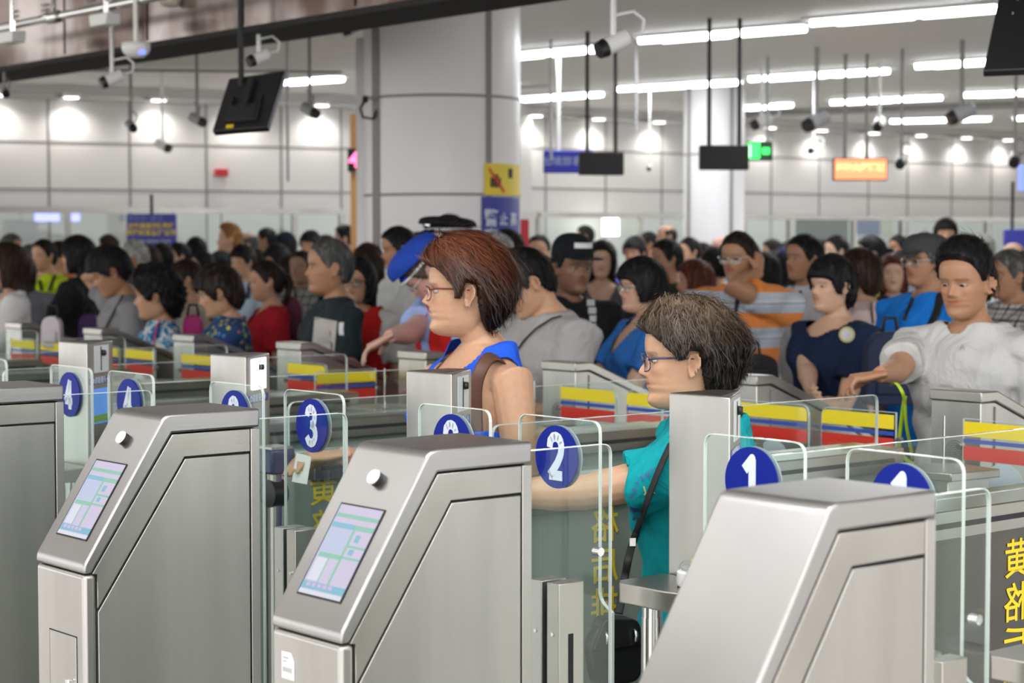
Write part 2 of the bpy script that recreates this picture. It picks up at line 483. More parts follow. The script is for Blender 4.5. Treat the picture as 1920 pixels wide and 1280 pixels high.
# red panel next to the column, orange timber post with LED numeral
q=at_y(983,450,12.5)
mb=MB(); mb.box(-.03,.03,0,.25,0,zat(413,13.2)); r_=mb.build('fire_cabinet',M['alarm'],None,(q.x,q.y,0),bevel=.004); tag(r_,'tall narrow red cabinet beside the big white column','cabinet')
q=at_y(668,450,15.6)
mb=MB(); mb.box(-.045,.045,0,.2,0,zat(215,15.6)); r_=mb.build('timber_post',M['orangewood'],None,(q.x,q.y,0)); tag(r_,'orange wooden post left of the big column','post')
q=at_y(666,300,15.502)
r_=empty('led_sign',q,0,'small dark sign with glowing pink numeral on the orange post','sign')
mb=MB(); mb.box(-.06,.065,0,.1,-.09,.09); mb.build('case',M['matblack'],r_); text('numeral','4',.17,M['led_pink'],r_,(-.004,-.003,0),(R(90),0,0),.001,bold=.008)

# glass screen and rail in front of the left and right walls
def screen(name, wl_, pxs, off, ztop, zbot, lab):
    a, dn, ang = wl_
    n = Vector((dn.y,-dn.x,0)); base = a + n*off
    def s_at(px):
        rr=ray(px,450); t=(base.x*dn.y-base.y*dn.x)/(rr.x*dn.y-rr.y*dn.x); p=rr*t; return (Vector((p.x,p.y,0))-base).dot(dn)
    s0,s1=s_at(pxs[0]),s_at(pxs[-1])
    root=empty(name,base,ang,lab,'partition')
    mb=MB(); mb.box(s0,s1,-.03,.03,ztop-.035,ztop+.02); mb.build('top_rail',M['steel_body'],root)
    for px in pxs:
        s=s_at(px); mb=MB(); mb.box(s-.025,s+.025,-.03,.03,0,ztop-.035); mb.build('post',M['steel_body'],root)
    mb=MB(); mb.box(s0,s1,-.006,.006,zbot,ztop-.04); mb.build('pane',M['glass'],root)
    return root
screen('glass_partition', WA, (-80,128,330,420,552,640), .6, zat(388,17.5), .1, 'long framed glass screen in front of the left wall')
screen('glass_partition', WB, (1010,1200,1395,1480,1600,1690,1850,1990), .7, zat(396,19.2), .1, 'long framed glass screen in front of the far right wall')
# two lit panels and dark doorway behind the right screen
a,dn,ang_=WB
def on_wall(wl_, px, z, off):
    a,dn,ang=wl_; n=Vector((dn.y,-dn.x,0)); base=a+n*off; rr=ray(px,450); t=(base.x*dn.y-base.y*dn.x)/(rr.x*dn.y-rr.y*dn.x); p=rr*t; return Vector((p.x,p.y,z)), ang
def wallbox(name, wl_, px0, px1, py0, py1, m, lab, cat, th=.05, off=0.0, kind=None):
    p0,ang=on_wall(wl_,px0,0,off); p1,_=on_wall(wl_,px1,0,off); y=p0.y
    mb=MB(); mb.box(0,(p1-p0).length,-th,0,zat(py1,y),zat(py0,y)); o=mb.build(name,m,None,(p0.x,p0.y,0),ang,bevel=.005); tag(o,lab,cat,kind=kind); return o
wallbox('dark_opening', WB, 1492,1585,408,470,mat('dark_room',(.10,.11,.11),.6),'dark grey opening in the far right wall','doorway')
wallbox('wall_poster', WB, 1600,1648,405,440,mat('poster_blue',(.12,.15,.35),.5),'faded blue poster on the far wall','poster',.02)
wallbox('alarm_box', WA, 403,426,317,331,M['alarm'],'small red alarm box on the left wall','alarm',.06)
wallbox('wall_chart', WB, 1652,1672,403,440,mat('poster_pale',(.6,.62,.5),.5),'pale yellow poster on the far wall','poster',.02)
for px in (1137,1153):
    q,_=on_wall(WB,px,0,.35); mb=MB(); mb.cyl((0,0,zat(440,19.5)),(0,0,zat(404,19.5)),.045,12); tag(mb.build('light_tube',M['led_white'],None,(q.x,q.y,0)),'upright glowing tube behind the far glass, '+('left' if px==1137 else 'right')+' one of two','lamp')
# ------------------------------------------------------------------ ceiling lamps
tubes=[(1527,43,1867,15),(1205,76,1505,52),(880,113,1130,90),(1410,148,1662,132),(1722,124,1960,108),(1162,167,1385,153),(960,187,1125,176),(1562,192,1762,182),(1390,203,1480,196),(1808,178,1990,171),(1672,227,1855,222),(525,155,638,147),(1905,222,2050,214)]
tlab=['nearest ceiling lamp row at top right','ceiling lamp above the big hanging camera','ceiling lamp running behind the column top','lamp strip above the orange lit sign','lamp strip beside the top right monitor','lamp strip crossing the black sign rods','short lamp strip right of the column','far lamp strip on the dark ceiling edge','farthest short lamp above the green sign','far lamp strip at the right picture edge','lamp strip beyond the ceiling edge','lamp strip behind the tilted monitor','lamp strip cut by the right edge, far back']
for i,(x0,y0,x1,y1) in enumerate(tubes):
    z=H-.03; a=at_z(x0,y0,z); b=at_z(x1,y1,z); d=b-a; L_=d.length; root=empty('ceiling_lamp',(a+b)/2,math.atan2(d.y,d.x),'white fluorescent '+tlab[i],'ceiling lamp','fluorescent lamps in the ceiling')
    mb=MB(); mb.box(-L_/2-.04,L_/2+.04,-.10,.10,.012,.05); mb.build('tray',M['white'],root)
    h=L_/2
    for k,(u0,u1,yy) in enumerate(((-h,.03,-.035),(-h+.12*L_,.05*L_,.035),(.02,h-.1*L_,-.035),(.1*L_,h,.035))):
        mb=MB(); mb.tube([(u0,yy,-.005),(u1,yy,-.005)],.021,8); mb.build('tube',M['tube'],root)
    la=area('lamp_light',(0,0,-.05),(0,0,0),L_,.2,10.5*L_*(.35 if i in (5,8) else 1),(.97,.99,1)); la.parent=root
# lamp rows over the gates (the hall's other unseen lamps, then added ones)
for i,(l,w) in enumerate([(-1.6,-2.6),(.9,-2.6),(-1.6,.6),(.9,.6),(3.4,.4),(-1.6,3.6),(.9,3.6),(.2,-5.2),(.2,-7.6),(1.7,-1.5)]):  # later entries added to lift the kiosk slopes and left kiosk sides
    p=G(l,w,3.70); 
    if (p-FB0).dot(Vector((-fdir.y,fdir.x,0)))>-.3: continue
    root=empty('ceiling_lamp',p,GA-R(90),'white fluorescent lamp over the gates, unseen above, in rows with added lamps','ceiling lamp','fluorescent lamps over the gates')
    mb=MB(); mb.box(-1.25,1.25,-.1,.1,.012,.05); mb.build('tray',M['white'],root)
    mb=MB(); mb.tube([(-1.2,-.035,0),(1.2,-.035,0)],.032,8); mb.tube([(-1.2,.035,0),(1.2,.035,0)],.032,8); mb.build('tube',M['tube' if w>-5 else 'tube_added'],root)
    la=area('lamp_light',(0,0,-.05),(0,0,0),2.4,.9 if w<-5 else .2,17 if w>-5 else 9,(1,.99,.97)); la.parent=root
# downlights washing the walls
dl=[(WA,5),(WA,137),(WA,300),(WA,455),(WA,605),(WB,1005),(WB,1122),(WB,1235),(WB,1443),(WB,1540),(WB,1637),(WB,1725),(WB,1810),(WB,1888)]
dlab=['at the left picture edge','second from the left edge','above the wall camera','behind the tilted monitor','just left of the orange post','first right of the big column','between the two sign rods','left of the far column','right of the green sign','above the orange sign, left of it','above the orange sign','right of the orange sign','second from the right edge','at the right edge']
for (wl_,px),s in zip(dl,dlab):
    q,ang=on_wall(wl_,px,H-.02,.16)
    root=empty('wall_downlight',q,ang,'bright downlight washing the far wall '+s,'downlight','downlights washing the walls')
    mb=MB(); mb.lathe([(.09,-.02),(.09,.02)],n=20); mb.build('rim',M['white'],root)
    mb=MB(); mb.lathe([(.07,-.026),(.07,-.021)],n=20); mb.build('lamp',M['led_white'],root)
    d=bpy.data.lights.new('downlight','SPOT'); d.energy=11; d.spot_size=R(150); d.spot_blend=.9; d.shadow_soft_size=.05; d.color=(1,.96,.88)
    o=bpy.data.objects.new('downlight_beam',d); COL.objects.link(o); o.parent=root; o.location=(0,0,-.06)

# ------------------------------------------------------------------ hanging signs, monitors, cameras
def hang(name, px0,px1,py0,py1,y, m, lab, rods, cat='sign', rot=0.0, th=.08, rodm=None, rod_top=H, rcol='matblack'):
    c=at_y((px0+px1)/2,(py0+py1)/2,y); W_=(px1-px0)/F*y/math.cos(rot); Hh=(py1-py0)/F*y
    root=empty(name,c,rot,lab,cat)
    mb=MB(); mb.box(-W_/2,W_/2,0,th,-Hh/2,Hh/2); mb.build('panel',m,root,bevel=.008)
    for px in rods:
        xx=(px-(px0+px1)/2)/F*y; mb=MB(); mb.cyl((xx,th/2,Hh/2),(xx,th/2,rod_top-c.z),.014,8); mb.build('rod',M[rcol],root)
    return root,W_,Hh
r_,w_,h_=hang('hanging_sign',1019,1112,282,324,14.5,M['signblue'],'blue hanging sign with dim lettering, half hidden by a black one',(1047,),rcol='white')
text('lettering','出境旅客 →',.075,mat('dim_letter',(.35,.4,.55),.5),r_,(0,-.003,0),(R(90),0,0))
hang('hanging_sign',1086,1170,285,328,13.4,M['matblack'],'black hanging sign panel, seen from behind, right of the column',(1102,1155),rot=R(2))
hang('hanging_sign',1313,1405,272,318,12.6,M['matblack'],'black hanging sign panel on two rods before the far column',(1331,1388),rot=R(3))
r_,w_,h_=hang('exit_sign',1400,1449,265,301,15.2,mat('dark_green',(.01,.05,.02),.4),'glowing green exit sign beside the black hanging panel',(1440,),rot=R(0),rcol='grey')
mb=MB(); mb.box(-w_/2+.01,.0,-.006,0,-h_/2+.015,h_/2-.01); mb.build('lit_half',M['led_green'],r_)
mb=MB(); mb.box(-w_/2+.03,-.08,-.010,-.006,-.05,.05); mb.build('figure',M['led_greenw'],r_)
mb=MB(); mb.prism([(.02,-.025),(.075,-.025),(.075,.025),(.02,.025)],-.008,0); mb.build('arrow',M['led_green'],r_)
r_,w_,h_=hang('led_sign',1563,1663,296,338,15.0,M['matblack'],'glowing orange lit sign board hanging in the far hall',(1585,1625),rcol='seam',rot=R(-4))
mb=MB(); mb.box(-w_/2+.012,w_/2-.008,-.006,0,-h_/2+.01,h_/2-.01); mb.build('lit_face',M['led_orange'],r_)
text('lettering','出境大厅通道',.062,M['led_yellow'],r_,(0,-.008,.01),(R(90),0,0),.001,bold=.003)
r_,w_,h_=hang('wall_notice',237,329,401,470,16.2,M['signblue'],'blue notice board with two yellow lines of writing, left background',(283,),rod_top=2.0)
text('lettering','香港居民 请往',.06,mat('notice_dim',(.2,.22,.6),.5),r_,(-.08,-.004,.115),(R(90),0,0))
text('lettering','自助通道排队等候',.048,M['textyellow'],r_,(0,-.004,.052),(R(90),0,0),bold=.001)
text('lettering','请提前准备好证件',.054,M['textyellow'],r_,(0,-.004,-.005),(R(90),0,0),bold=.001)
text('lettering','Please queue here',.045,M['pale'],r_,(0,-.004,-.07),(R(90),0,0))
hang('wall_notice',1885,1945,430,466,16.0,M['signblue'],'blue notice board cut by the right edge above the crowd',(1900,),rod_top=2.1)
r_,w_,h_=hang('lit_sign',1914,1975,310,356,15.0,M['led_blue'],'glowing blue sign cut by the right picture edge',(1950,),rcol='seam')
for px0,px1,lab in ((65,112,'left'),(134,150,'right')):
    p0,ang=on_wall(WA,px0,0,.645); p1,_=on_wall(WA,px1,0,.645); yy=p0.y
    mb=MB(); mb.box(0,(p1-p0).length,-.012,0,0,zat(400,yy)-zat(415,yy)); r_=mb.build('glowing_sign',mat('dimscreen',(.3,.33,.6),.4,emit=(.35,.38,.9),estr=1.2),None,(p0.x,p0.y,zat(415,yy)),ang)
    tag(r_,'faint glowing blue sign on the far left glass, '+lab+' one of two','sign')

def monitor(name, corners, y, tilt, yaw, lab, pole_px, pole_top, back=True):
    """flat monitor seen from below / behind"""
    cx=sum(c[0] for c in corners)/4; cy=sum(c[1] for c in corners)/4
    c=at_y(cx,cy,y); root=empty(name,c,0,lab,'monitor')
    return root,c
# tilted monitor left of the column: back and underside seen
y=9.2; P=[at_y(429,147,y+.05),at_y(533,132,y-.05),at_y(500,238,y-.25),at_y(397,246,y-.15)]
c=sum(P,Vector())/4; root=empty('hanging_monitor',c,0,'large black monitor tilted on a pole, left of the column','monitor')
def slab(P, c, th, name, m, root):
    n=(P[1]-P[0]).cross(P[3]-P[0]).normalized()
    if n.y>0: n=-n
    v=[p-c for p in P]+[p-c-n*th for p in P]
    mb=MB(); mb.add(v,[(0,1,2,3),(7,6,5,4),(0,4,5,1),(1,5,6,2),(2,6,7,3),(3,7,4,0)]); o=mb.build(name,m,root,bevel=.006); return n
n=slab(P,c,.035,'casing',M['black'],root)
U=(P[0]-P[3]).normalized(); V=(P[1]-P[0]).normalized()
mb=MB()
def quad_on(mb,u0,u1,v0,v1,off,th,m=0):
    o=P[3]-c+n*off; a=(P[0]-P[3]); b=(P[2]-P[3])
    q=[o+a*u0+b*v0,o+a*u0+b*v1,o+a*u1+b*v1,o+a*u1+b*v0]; q2=[p+n*th for p in q]
    mb.add(q+q2,[(0,3,2,1),(4,5,6,7),(0,1,5,4),(1,2,6,5),(2,3,7,6),(3,0,4,7)],m)
quad_on(mb,.12,.42,.25,.8,.0,.02); quad_on(mb,.35,.9,.44,.56,.0,.03); quad_on(mb,.15,.6,.2,.26,0,.02); quad_on(mb,.15,.6,.72,.78,0,.02)
mb.build('bracket',M['matblack'],root,bevel=.003)
mb=MB(); quad_on(mb,.03,.09,.25,.38,0,.004); mb.build('sticker',M['textyellow'],root)
mb=MB(); q=at_y(452,150,y)-c; mb.tube([q+Vector((0,0,-.08)),q+Vector((0,0,H-c.z-q.z))],.014,8); mb.build('pole',M['matblack'],root)
# monitor at the top right corner
y=6.4; P=[at_y(1880,-40,y),at_y(2010,-50,y-.05),at_y(1990,128,y-.2),at_y(1843,134,y-.15)]
c=sum(P,Vector())/4; root=empty('hanging_monitor',c,0,'black monitor cut by the top right corner of the picture','monitor')
n=slab(P,c,.035,'casing',M['black'],root)
mb=MB()
for u,v in ((.75,.25),(.6,.22),(.3,.6)): quad_on(mb,u,u+.02,v,v+.02,0,.004)
mb.build('screw',M['grey'],root)
mb=MB(); q=at_y(1950,0,y)-c; mb.tube([q,q+Vector((0,0,H-c.z-q.z+.4))],.014,8); mb.build('pole',M['matblack'],root)

def cctv(px,py,y,lab,yaw=200,size=.14,drop=True,dark=False,loop=True,tx=0):
    c=at_y(px,py,y); root=empty('security_camera',c,0,lab,'security camera','ceiling and wall security cameras')
    a=R(yaw); d=Vector((math.cos(a),math.sin(a),-.45)).normalized()
    mb=MB(); mb.tube([-d*size*.5,-d*size*.45,d*size*.3],[size*.2,size*.27,size*.27],12); mb.build('body',M['grey'] if dark else M['white'],root,smooth=True,auto=True)
    mb=MB(); mb.tube([d*size*.3,d*size*.55],[size*.28,size*.24],12); mb.build('lens_hood',M['black'],root,smooth=True,auto=True)
    if drop:
        mb=MB(); mb.tube([Vector((tx,0,0)),Vector((tx,0,size*.3)),Vector((tx,0,H+.08-c.z))],size*.09,8); mb.build('pole',M['seam'] if dark else M['white'],root)
    if loop:
        b=-d*size*.5; pts=[b+Vector((.0,0,0)),b+Vector((size*.45,0,size*.12)),b+Vector((size*.5,0,size*.5)),b+Vector((size*.2,0,size*.75)),Vector((tx,0,size*.8))]
        mb=MB(); mb.tube(pts,size*.055,8); mb.build('cable',M['white'] if not dark else M['seam'],root,smooth=True)
cctv(1150,82,7.6,'large white camera on a pole, right of the column top',208,.135)
cctv(485,108,9.4,'white camera on a pole above the tilted monitor',215,.11)
cctv(210,148,10.2,'white camera with black hood below the brown fascia',205,.12)
cctv(246,236,13.0,'grey camera with cable loop on a long pole, far left',300,.11,dark=True)
cctv(370,224,13.0,'grey camera on a pole left of the tilted monitor',330,.12,dark=True)
cctv(581,207,12.4,'camera on a pole with blue cable right of the monitor',320,.13,dark=True)
cctv(305,273,17.3,'small white camera on the left wall',-20,.15,drop=True,loop=False)
cctv(8,172,11.5,'dark camera at the left picture edge under the fascia',300,.09,dark=True)
cctv(668,44,10.6,'grey box camera beside the top of the column',190,.16,dark=True,drop=False,loop=False)
cctv(1428,228,15.5,'white camera above the green exit sign',200,.16)
cctv(1531,227,14.5,'dark grey camera in the far hall above the orange sign',205,.2,dark=True,loop=False)
cctv(1648,232,15.5,'white dome shaped camera above the orange sign',250,.16,loop=False)
cctv(1526,279,17.0,'small white camera hanging low left of the orange sign',220,.11)
cctv(1803,213,14.0,'dark camera near the far lamp strips, right side',190,.2,dark=True,loop=False)
cctv(1690,302,14.6,'dark camera pair on a pole right of the orange sign',250,.15,dark=True)
cctv(1903,298,14.0,'dark camera on a pole at the right picture edge',250,.16,dark=True)
cctv(1218,314,18.0,'tiny white camera on a rod right of the hanging signs',250,.08,loop=False)
# black hook cable on the column
q=at_y(690,190,CD-.2); mb=MB(); mb.tube([(-.02,0,0),(-.045,0,-.04),(-.03,0,-.09),(.03,0,-.10),(.05,0,-.05)],.008,8); mb.tube([(-.03,0,.015),(.0,0,.01)],.02,8)
tag(mb.build('hook_camera',M['matblack'],None,q,smooth=True),'small black camera with curled cable on the column side','security camera')
for px,y0,y1 in ((1033,112,300),(1193,96,250),(540,190,340)):
    y=14; a=at_y(px,y1,y); mb=MB(); mb.cyl((0,0,0),(0,0,H-a.z),.010,8); tag(mb.build('hanging_rod',M['grey'],None,a),'thin white rod hanging from the ceiling, '+{1033:'in front of the blue sign',1193:'right of the black sign',540:'right of the tilted monitor'}[px],'rod','thin white ceiling rods')

# ------------------------------------------------------------------ the gates
# every machine line k stands at across-coordinate WL(k) (its right face), lanes lie between the lines
def WL(k): return -1.59 - .82*k
KW = .19
def gl(l, w, z=0.0): return G(l, w, z)
ORD = ['nearest, cut by the bottom edge','second from the right','third from the right','cut by the left picture edge']
def rounded(pts, r, n=5, which=None):
    out=[]; N_=len(pts)
    for i,p in enumerate(pts):
        if which is not None and i not in which: out.append(p); continue
        a=pts[i-1]; b=pts[(i+1)%N_]
        da=(a[0]-p[0],a[1]-p[1]); db=(b[0]-p[0],b[1]-p[1]); la=math.hypot(*da); lb=math.hypot(*db); q=min(r,la*.49,lb*.49)
        s=(p[0]+da[0]/la*q,p[1]+da[1]/la*q); e=(p[0]+db[0]/lb*q,p[1]+db[1]/lb*q)
        for k in range(n+1):
            t=k/n; out.append(((1-t)**2*s[0]+2*t*(1-t)*p[0]+t*t*e[0],(1-t)**2*s[1]+2*t*(1-t)*p[1]+t*t*e[1]))
    return out

def make_kiosk(k):
    """exit cabinet: local x = along the lane from the nose, y = 0 (right face) .. KW (left face)"""
    root = empty('exit_kiosk', gl(1.70, WL(k)), GA, None, 'kiosk')
    O = lambda pts: [(a-1.70, b) for a, b in pts]
    e = .003
    mb = MB(); mb.prism(O([(1.705,.0),(2.082,.0),(2.082,1.25),(1.885,1.25),(1.705,.995)]), e*2, KW-e*2)
    mb.build('core', M['rubber'], root)
    cov = [(1.700,1.003),(1.717,1.003),(1.8895,1.2525),(2.087,1.2525),(2.087,1.289),(1.874,1.289),(1.700,1.018)]
    mb = MB(); mb.prism(O(rounded(cov,.016,5,[5,6])), -.001, KW+.001)
    mb.build('cover', M['steel_top'], root, bevel=.0045, seg=3)
    mb = MB(); mb.prism(O([(1.7285,1.0),(1.7285,.935),(1.9165,1.2055),(2.0645,1.2055),(2.0645,1.2500),(1.8905,1.2500),(1.7185,1.0015),(1.7285,1.0)]), 0, KW)
    mb.build('frame_panel', M['steel'], root, bevel=.0012)
    mb = MB(); mb.prism(O([(1.7295,.04),(2.0625,.04),(2.0625,1.2015),(1.9185,1.2015),(1.7295,.9285)]), 0, KW)
    mb.build('side_door', M['steel_v'], root, bevel=.0012)
    mb = MB(); mb.prism(O([(2.0665,.03),(2.087,.03),(2.087,1.2500),(2.0665,1.2500)]), 0, KW)
    mb.build('back_strip', M['steel_v'], root, bevel=.0012)
    mb = MB(); mb.box(0, .0265, 0, KW, .04, 1.0005)
    mb.build('front_panel', M['steel_v'], root, bevel=.008, seg=4)
    mb = MB(); mb.box(.004,.38,.004,KW-.004,0,.04); mb.build('plinth', M['steel_dark'], root)
    mb = MB(); h0=.02
    # inspection hatch with handle on the nose
    mb.box(-.0015,0,.030,.135,.30,.88); hatch=mb.build('hatch', M['steel_v'], root, bevel=.0008)
    g = MB(); 
    for y0,y1,z0,z1 in ((.028,.030,.30,.882),(.135,.137,.30,.882),(.028,.137,.880,.882)): g.box(-.0008,.0002,y0,y1,z0,z1)
    g.build('hatch_gap', M['rubber'], hatch)
    g = MB(); g.box(-.012,-.001,.042,.056,.48,.80); g.build('hatch_handle', M['chrome'], hatch, bevel=.002)
    return root
def slope_frame(root):
    """helper frame lying on the sloped face: x right (towards +W), y up the slope"""
    p0 = Vector((1.700-1.70, KW/2, 1.018)); u = Vector((1.874-1.700, 0, 1.289-1.018)); L_ = u.length; u.normalize()
    r = Vector((0,-1,0)); n = r.cross(u)
    return p0, r, u, n, L_
def on_slope(root, name, rects, off=0.0, parent=None):
    """rects: (x0,x1,y0,y1,off0,off1,mat index)"""
    p0,r,u,n,L_ = slope_frame(root); mb = MB()
    for x0,x1,y0,y1,o0,o1,mi in rects:
        q=[p0+r*x+u*y+n*o for o in (o0,o1) for x,y in ((x0,y0),(x1,y0),(x1,y1),(x0,y1))]
        mb.add(q,[(0,3,2,1),(4,5,6,7),(0,1,5,4),(1,2,6,5),(2,3,7,6),(3,0,4,7)],mi)
    return mb
def add_screen(root):
    # a recessed panel: the dark bezel and glowing layout
    W_,Hh=.114,.158; x0=-.057-.0; y0=.050
    rec = on_slope(root,'r',[(x0-.003,x0+W_+.003,y0-.003,y0+Hh+.003,.0008,.0014,0)])
    scr = rec.build('screen', [M['matblack']], root)
    def rr(u0,u1,v0,v1,lv,mi): return (x0+W_*u0, x0+W_*u1, y0+Hh*(1-v1), y0+Hh*(1-v0), .0014, .0016+.0002*lv, mi)
    L_ = [rr(0,1,0,1,0,0), rr(0,.05,0,.97,1,4), rr(.0,1,.095,.14,1,1), rr(.02,1,.20,.255,1,1), rr(.02,.55,.20,.255,2,2),
          rr(.06,.55,.265,.53,2,4), rr(.55,.60,.255,.93,2,1), rr(.60,1,.42,.445,2,1), rr(.60,1,.545,.57,2,1), rr(.05,.6,.54,.59,2,1),
          rr(.30,.33,.59,.86,2,1), rr(.05,.30,.60,.85,2,3), rr(.33,.55,.60,.85,2,0), rr(.0,1,.865,.945,2,2)]
    L_ += [rr(.10+.13*i,.19+.13*i,.875,.915,3,5) for i in range(5)] + [rr(.68,.78,.30,.38,3,2), rr(.68,.78,.46,.52,3,2), rr(0,1,.955,1,2,3)]
    on_slope(root,'l',L_).build('display', [M['scr_bg'],M['scr_green'],M['scr_cyan'],M['scr_white'],M['scr_pale'],M['scr_pink']], scr)
def add_button(root):
    p0,r,u,n,L_=slope_frame(root); c=p0+r*.003+u*(L_-.063)
    b=MB(); b.tube([c,c+n*.010],.0125,24,); o=b.build('camera_lens',M['black'],root,smooth=True,auto=True)
    b=MB(); b.tube([c+n*.010,c+n*.0135],[.0135,.012],24); b.build('lens_cover',M['white'],o,smooth=True,auto=True)
labs=['brushed steel exit kiosk in the right foreground, its slope blank, nearest of the row','brushed steel exit kiosk in the centre with sloped screen, beside number 2 disc','brushed steel exit kiosk with sloped screen and hatch on its nose, left foreground','brushed steel exit kiosk cut by the left picture edge']
for k in range(4):
    r_=make_kiosk(k); r_['label']=labs[k]; r_['group']='exit kiosks at the near end of the gates'
    if k in (1,2,3): add_screen(r_); add_button(r_)
    if k==1:
        s=MB(); s.prism([(-.067,.80-.0+.028),(-.105,.828),(-.105,.855),(-.096,.868),(-.067,.868)],0,0,axis='x')
        s=MB(); pts=[(.125,.925),(.160,.925),(.160,.968),(.135,.968),(.125,.955)]
        s.prism(pts,-.0012,-.0002,0,'x'); st=s.build('barcode_sticker',M['white'],r_)
        s=MB()
        for i in range(9): s.box(-.0016,-.0012,.131+i*.003,.1325+i*.003,.936,.944)
        s.box(-.0016,-.0012,.140,.156,.958,.960); s.box(-.0016,-.0012,.146,.156,.952,.954)
        s.build('print',M['grey'],st)

def lpost(k):
    """pair of low steel posts that clamp the fixed glass fin"""
    l0,l1=2.236,2.295; z=1.02
    root=empty('clamp_post',gl(l0,WL(k)),GA,f'low twin steel clamp post behind {("the nearest kiosk","the centre kiosk","the kiosk with hatch","the leftmost kiosk")[k]}','post','clamp posts behind the kiosks')
    mb=MB(); mb.box(0,l1-l0,.100,.132,0,z); mb.build('near_half',M['steel'],root,bevel=.0015)
    mb=MB(); mb.box(0,l1-l0,.146,.178,0,z); mb.build('far_half',M['steel_v'],root,bevel=.0015)
    mb=MB(); mb.box(.022,.034,.0995,.1015,.30,.93); mb.build('slot',M['rubber'],root)
    mb=MB(); 
    mb.tube([(-.002,.116,z-.09),(.001,.116,z-.09)],.0035,10); mb.build('bolt',M['chrome'],root)
    mb=MB(); mb.tube([(-.002,.162,z-.09),(.001,.162,z-.09)],.0035,10); mb.build('bolt',M['chrome'],root)
def fin(k):
    l0,l1,z0,z1=2.090,2.395,.90,1.2535
    root=empty('glass_fin',gl(l0,WL(k)-.139),GA,f'clear fixed glass fin behind {("the nearest kiosk","the centre kiosk","the kiosk with hatch","the leftmost kiosk")[k]}','glass panel','fixed glass fins behind the kiosks')
    pts=rounded([(0,.0),(l1-l0,.0),(l1-l0,z1),(0,z1)],.022,6,[2])
    mb=MB(); mb.prism([(a,max(b,.0)) for a,b in pts],-.003,.003); mb.build('pane',[M['glass']],root)
    edge(root,pts,.0034)
    mb=MB(); mb.tube([(.035,-.012,1.135),(.035,.012,1.135)],.026,24); mb.box(-.0,.035,-.010,.010,1.112,1.158); mb.build('clamp',M['grey'],root,smooth=True,auto=True)
    mb=MB(); mb.tube([(l1-l0-.03,-.008,1.06),(l1-l0-.03,.008,1.06)],.008,14); mb.build('bolt',M['chrome'],root,smooth=True,auto=True)
def edge(root,pts,half,skip_bottom=True,axis='y'):
    """pale polished rim that follows the outline of a pane"""
    mb=MB(); n=len(pts)
    for i in range(n):
        a=pts[i]; b=pts[(i+1)%n]
        if skip_bottom and a[1]<.02 and b[1]<.02: continue
        dx,dz=b[0]-a[0],b[1]-a[1]; L_=math.hypot(dx,dz)
        if L_<1e-5: continue
        nx,nz=-dz/L_*.0008,dx/L_*.0008
        q=[(a[0]-nx,a[1]-nz),(b[0]-nx,b[1]-nz),(b[0]+nx,b[1]+nz),(a[0]+nx,a[1]+nz)]
        if axis=='y': v=[(x,-half,z) for x,z in q]+[(x,half,z) for x,z in q]
        else: v=[(-half,x,z) for x,z in q]+[(half,x,z) for x,z in q]
        mb.add(v,[(0,1,2,3),(7,6,5,4),(0,4,5,1),(1,5,6,2),(2,6,7,3),(3,7,4,0)])
    return mb.build('polished_edge',M['glass_edge'],root)
for k in range(4): fin(k)
for k in range(4): lpost(k)

DIG={1:[[(-.30,.26),(.08,.50),(.08,-.50)]],
 2:[[(-.38,.22),(-.34,.38),(-.18,.48),(.02,.50),(.24,.44),(.34,.28),(.30,.08),(.10,-.14),(-.18,-.34),(-.36,-.46)],[(-.40,-.45),(.38,-.45)]],
 3:[[(-.34,.28),(-.26,.42),(-.06,.49),(.16,.46),(.30,.32),(.28,.14),(.12,.04),(-.04,.03)],[(-.04,.03),(.16,.0),(.34,-.14),(.36,-.30),(.22,-.45),(.0,-.50),(-.22,-.46),(-.36,-.32)]],
 4:[[(.14,-.50),(.14,.48)],[(.14,.48),(-.40,-.22)],[(-.42,-.22),(.40,-.22)]],
 5:[[(.30,.46),(-.26,.46)],[(-.26,.46),(-.32,.04)],[(-.32,.04),(-.06,.14),(.20,.08),(.36,-.12),(.32,-.34),(.12,-.48),(-.12,-.49),(-.36,-.36)]]}
def digit(nr,parent,cy,cz,h=.078,wd=.047,st=.0094):
    """bold numeral on the disc, seen from the exit side"""
    mb=MB()
    for line in DIG[nr]:
        P=[(cy-a*wd,cz+b*h) for a,b in line]
        for i in range(len(P)-1):
            (a0,b0),(a1,b1)=P[i],P[i+1]; L_=math.hypot(a1-a0,b1-b0); nx,ny=-(b1-b0)/L_*st*.85,(a1-a0)/L_*st
            q=[(a0+nx,b0+ny),(a1+nx,b1+ny),(a1-nx,b1-ny),(a0-nx,b0-ny)]
            v=[(-.0088-.00003*(i%2),y,z) for y,z in q]+[(-.0080,y,z) for y,z in q]
            mb.add(v,[(0,1,2,3),(7,6,5,4),(0,4,5,1),(1,5,6,2),(2,6,7,3),(3,7,4,0)])
        for (a,b) in P[1:-1]:
            mb.add([(-.0089,a+.85*st*math.cos(t),b+st*math.sin(t)) for t in [2*math.pi*i/16 for i in range(16)]],[tuple(range(16))])
    return mb.build('numeral',M['pale'],parent)
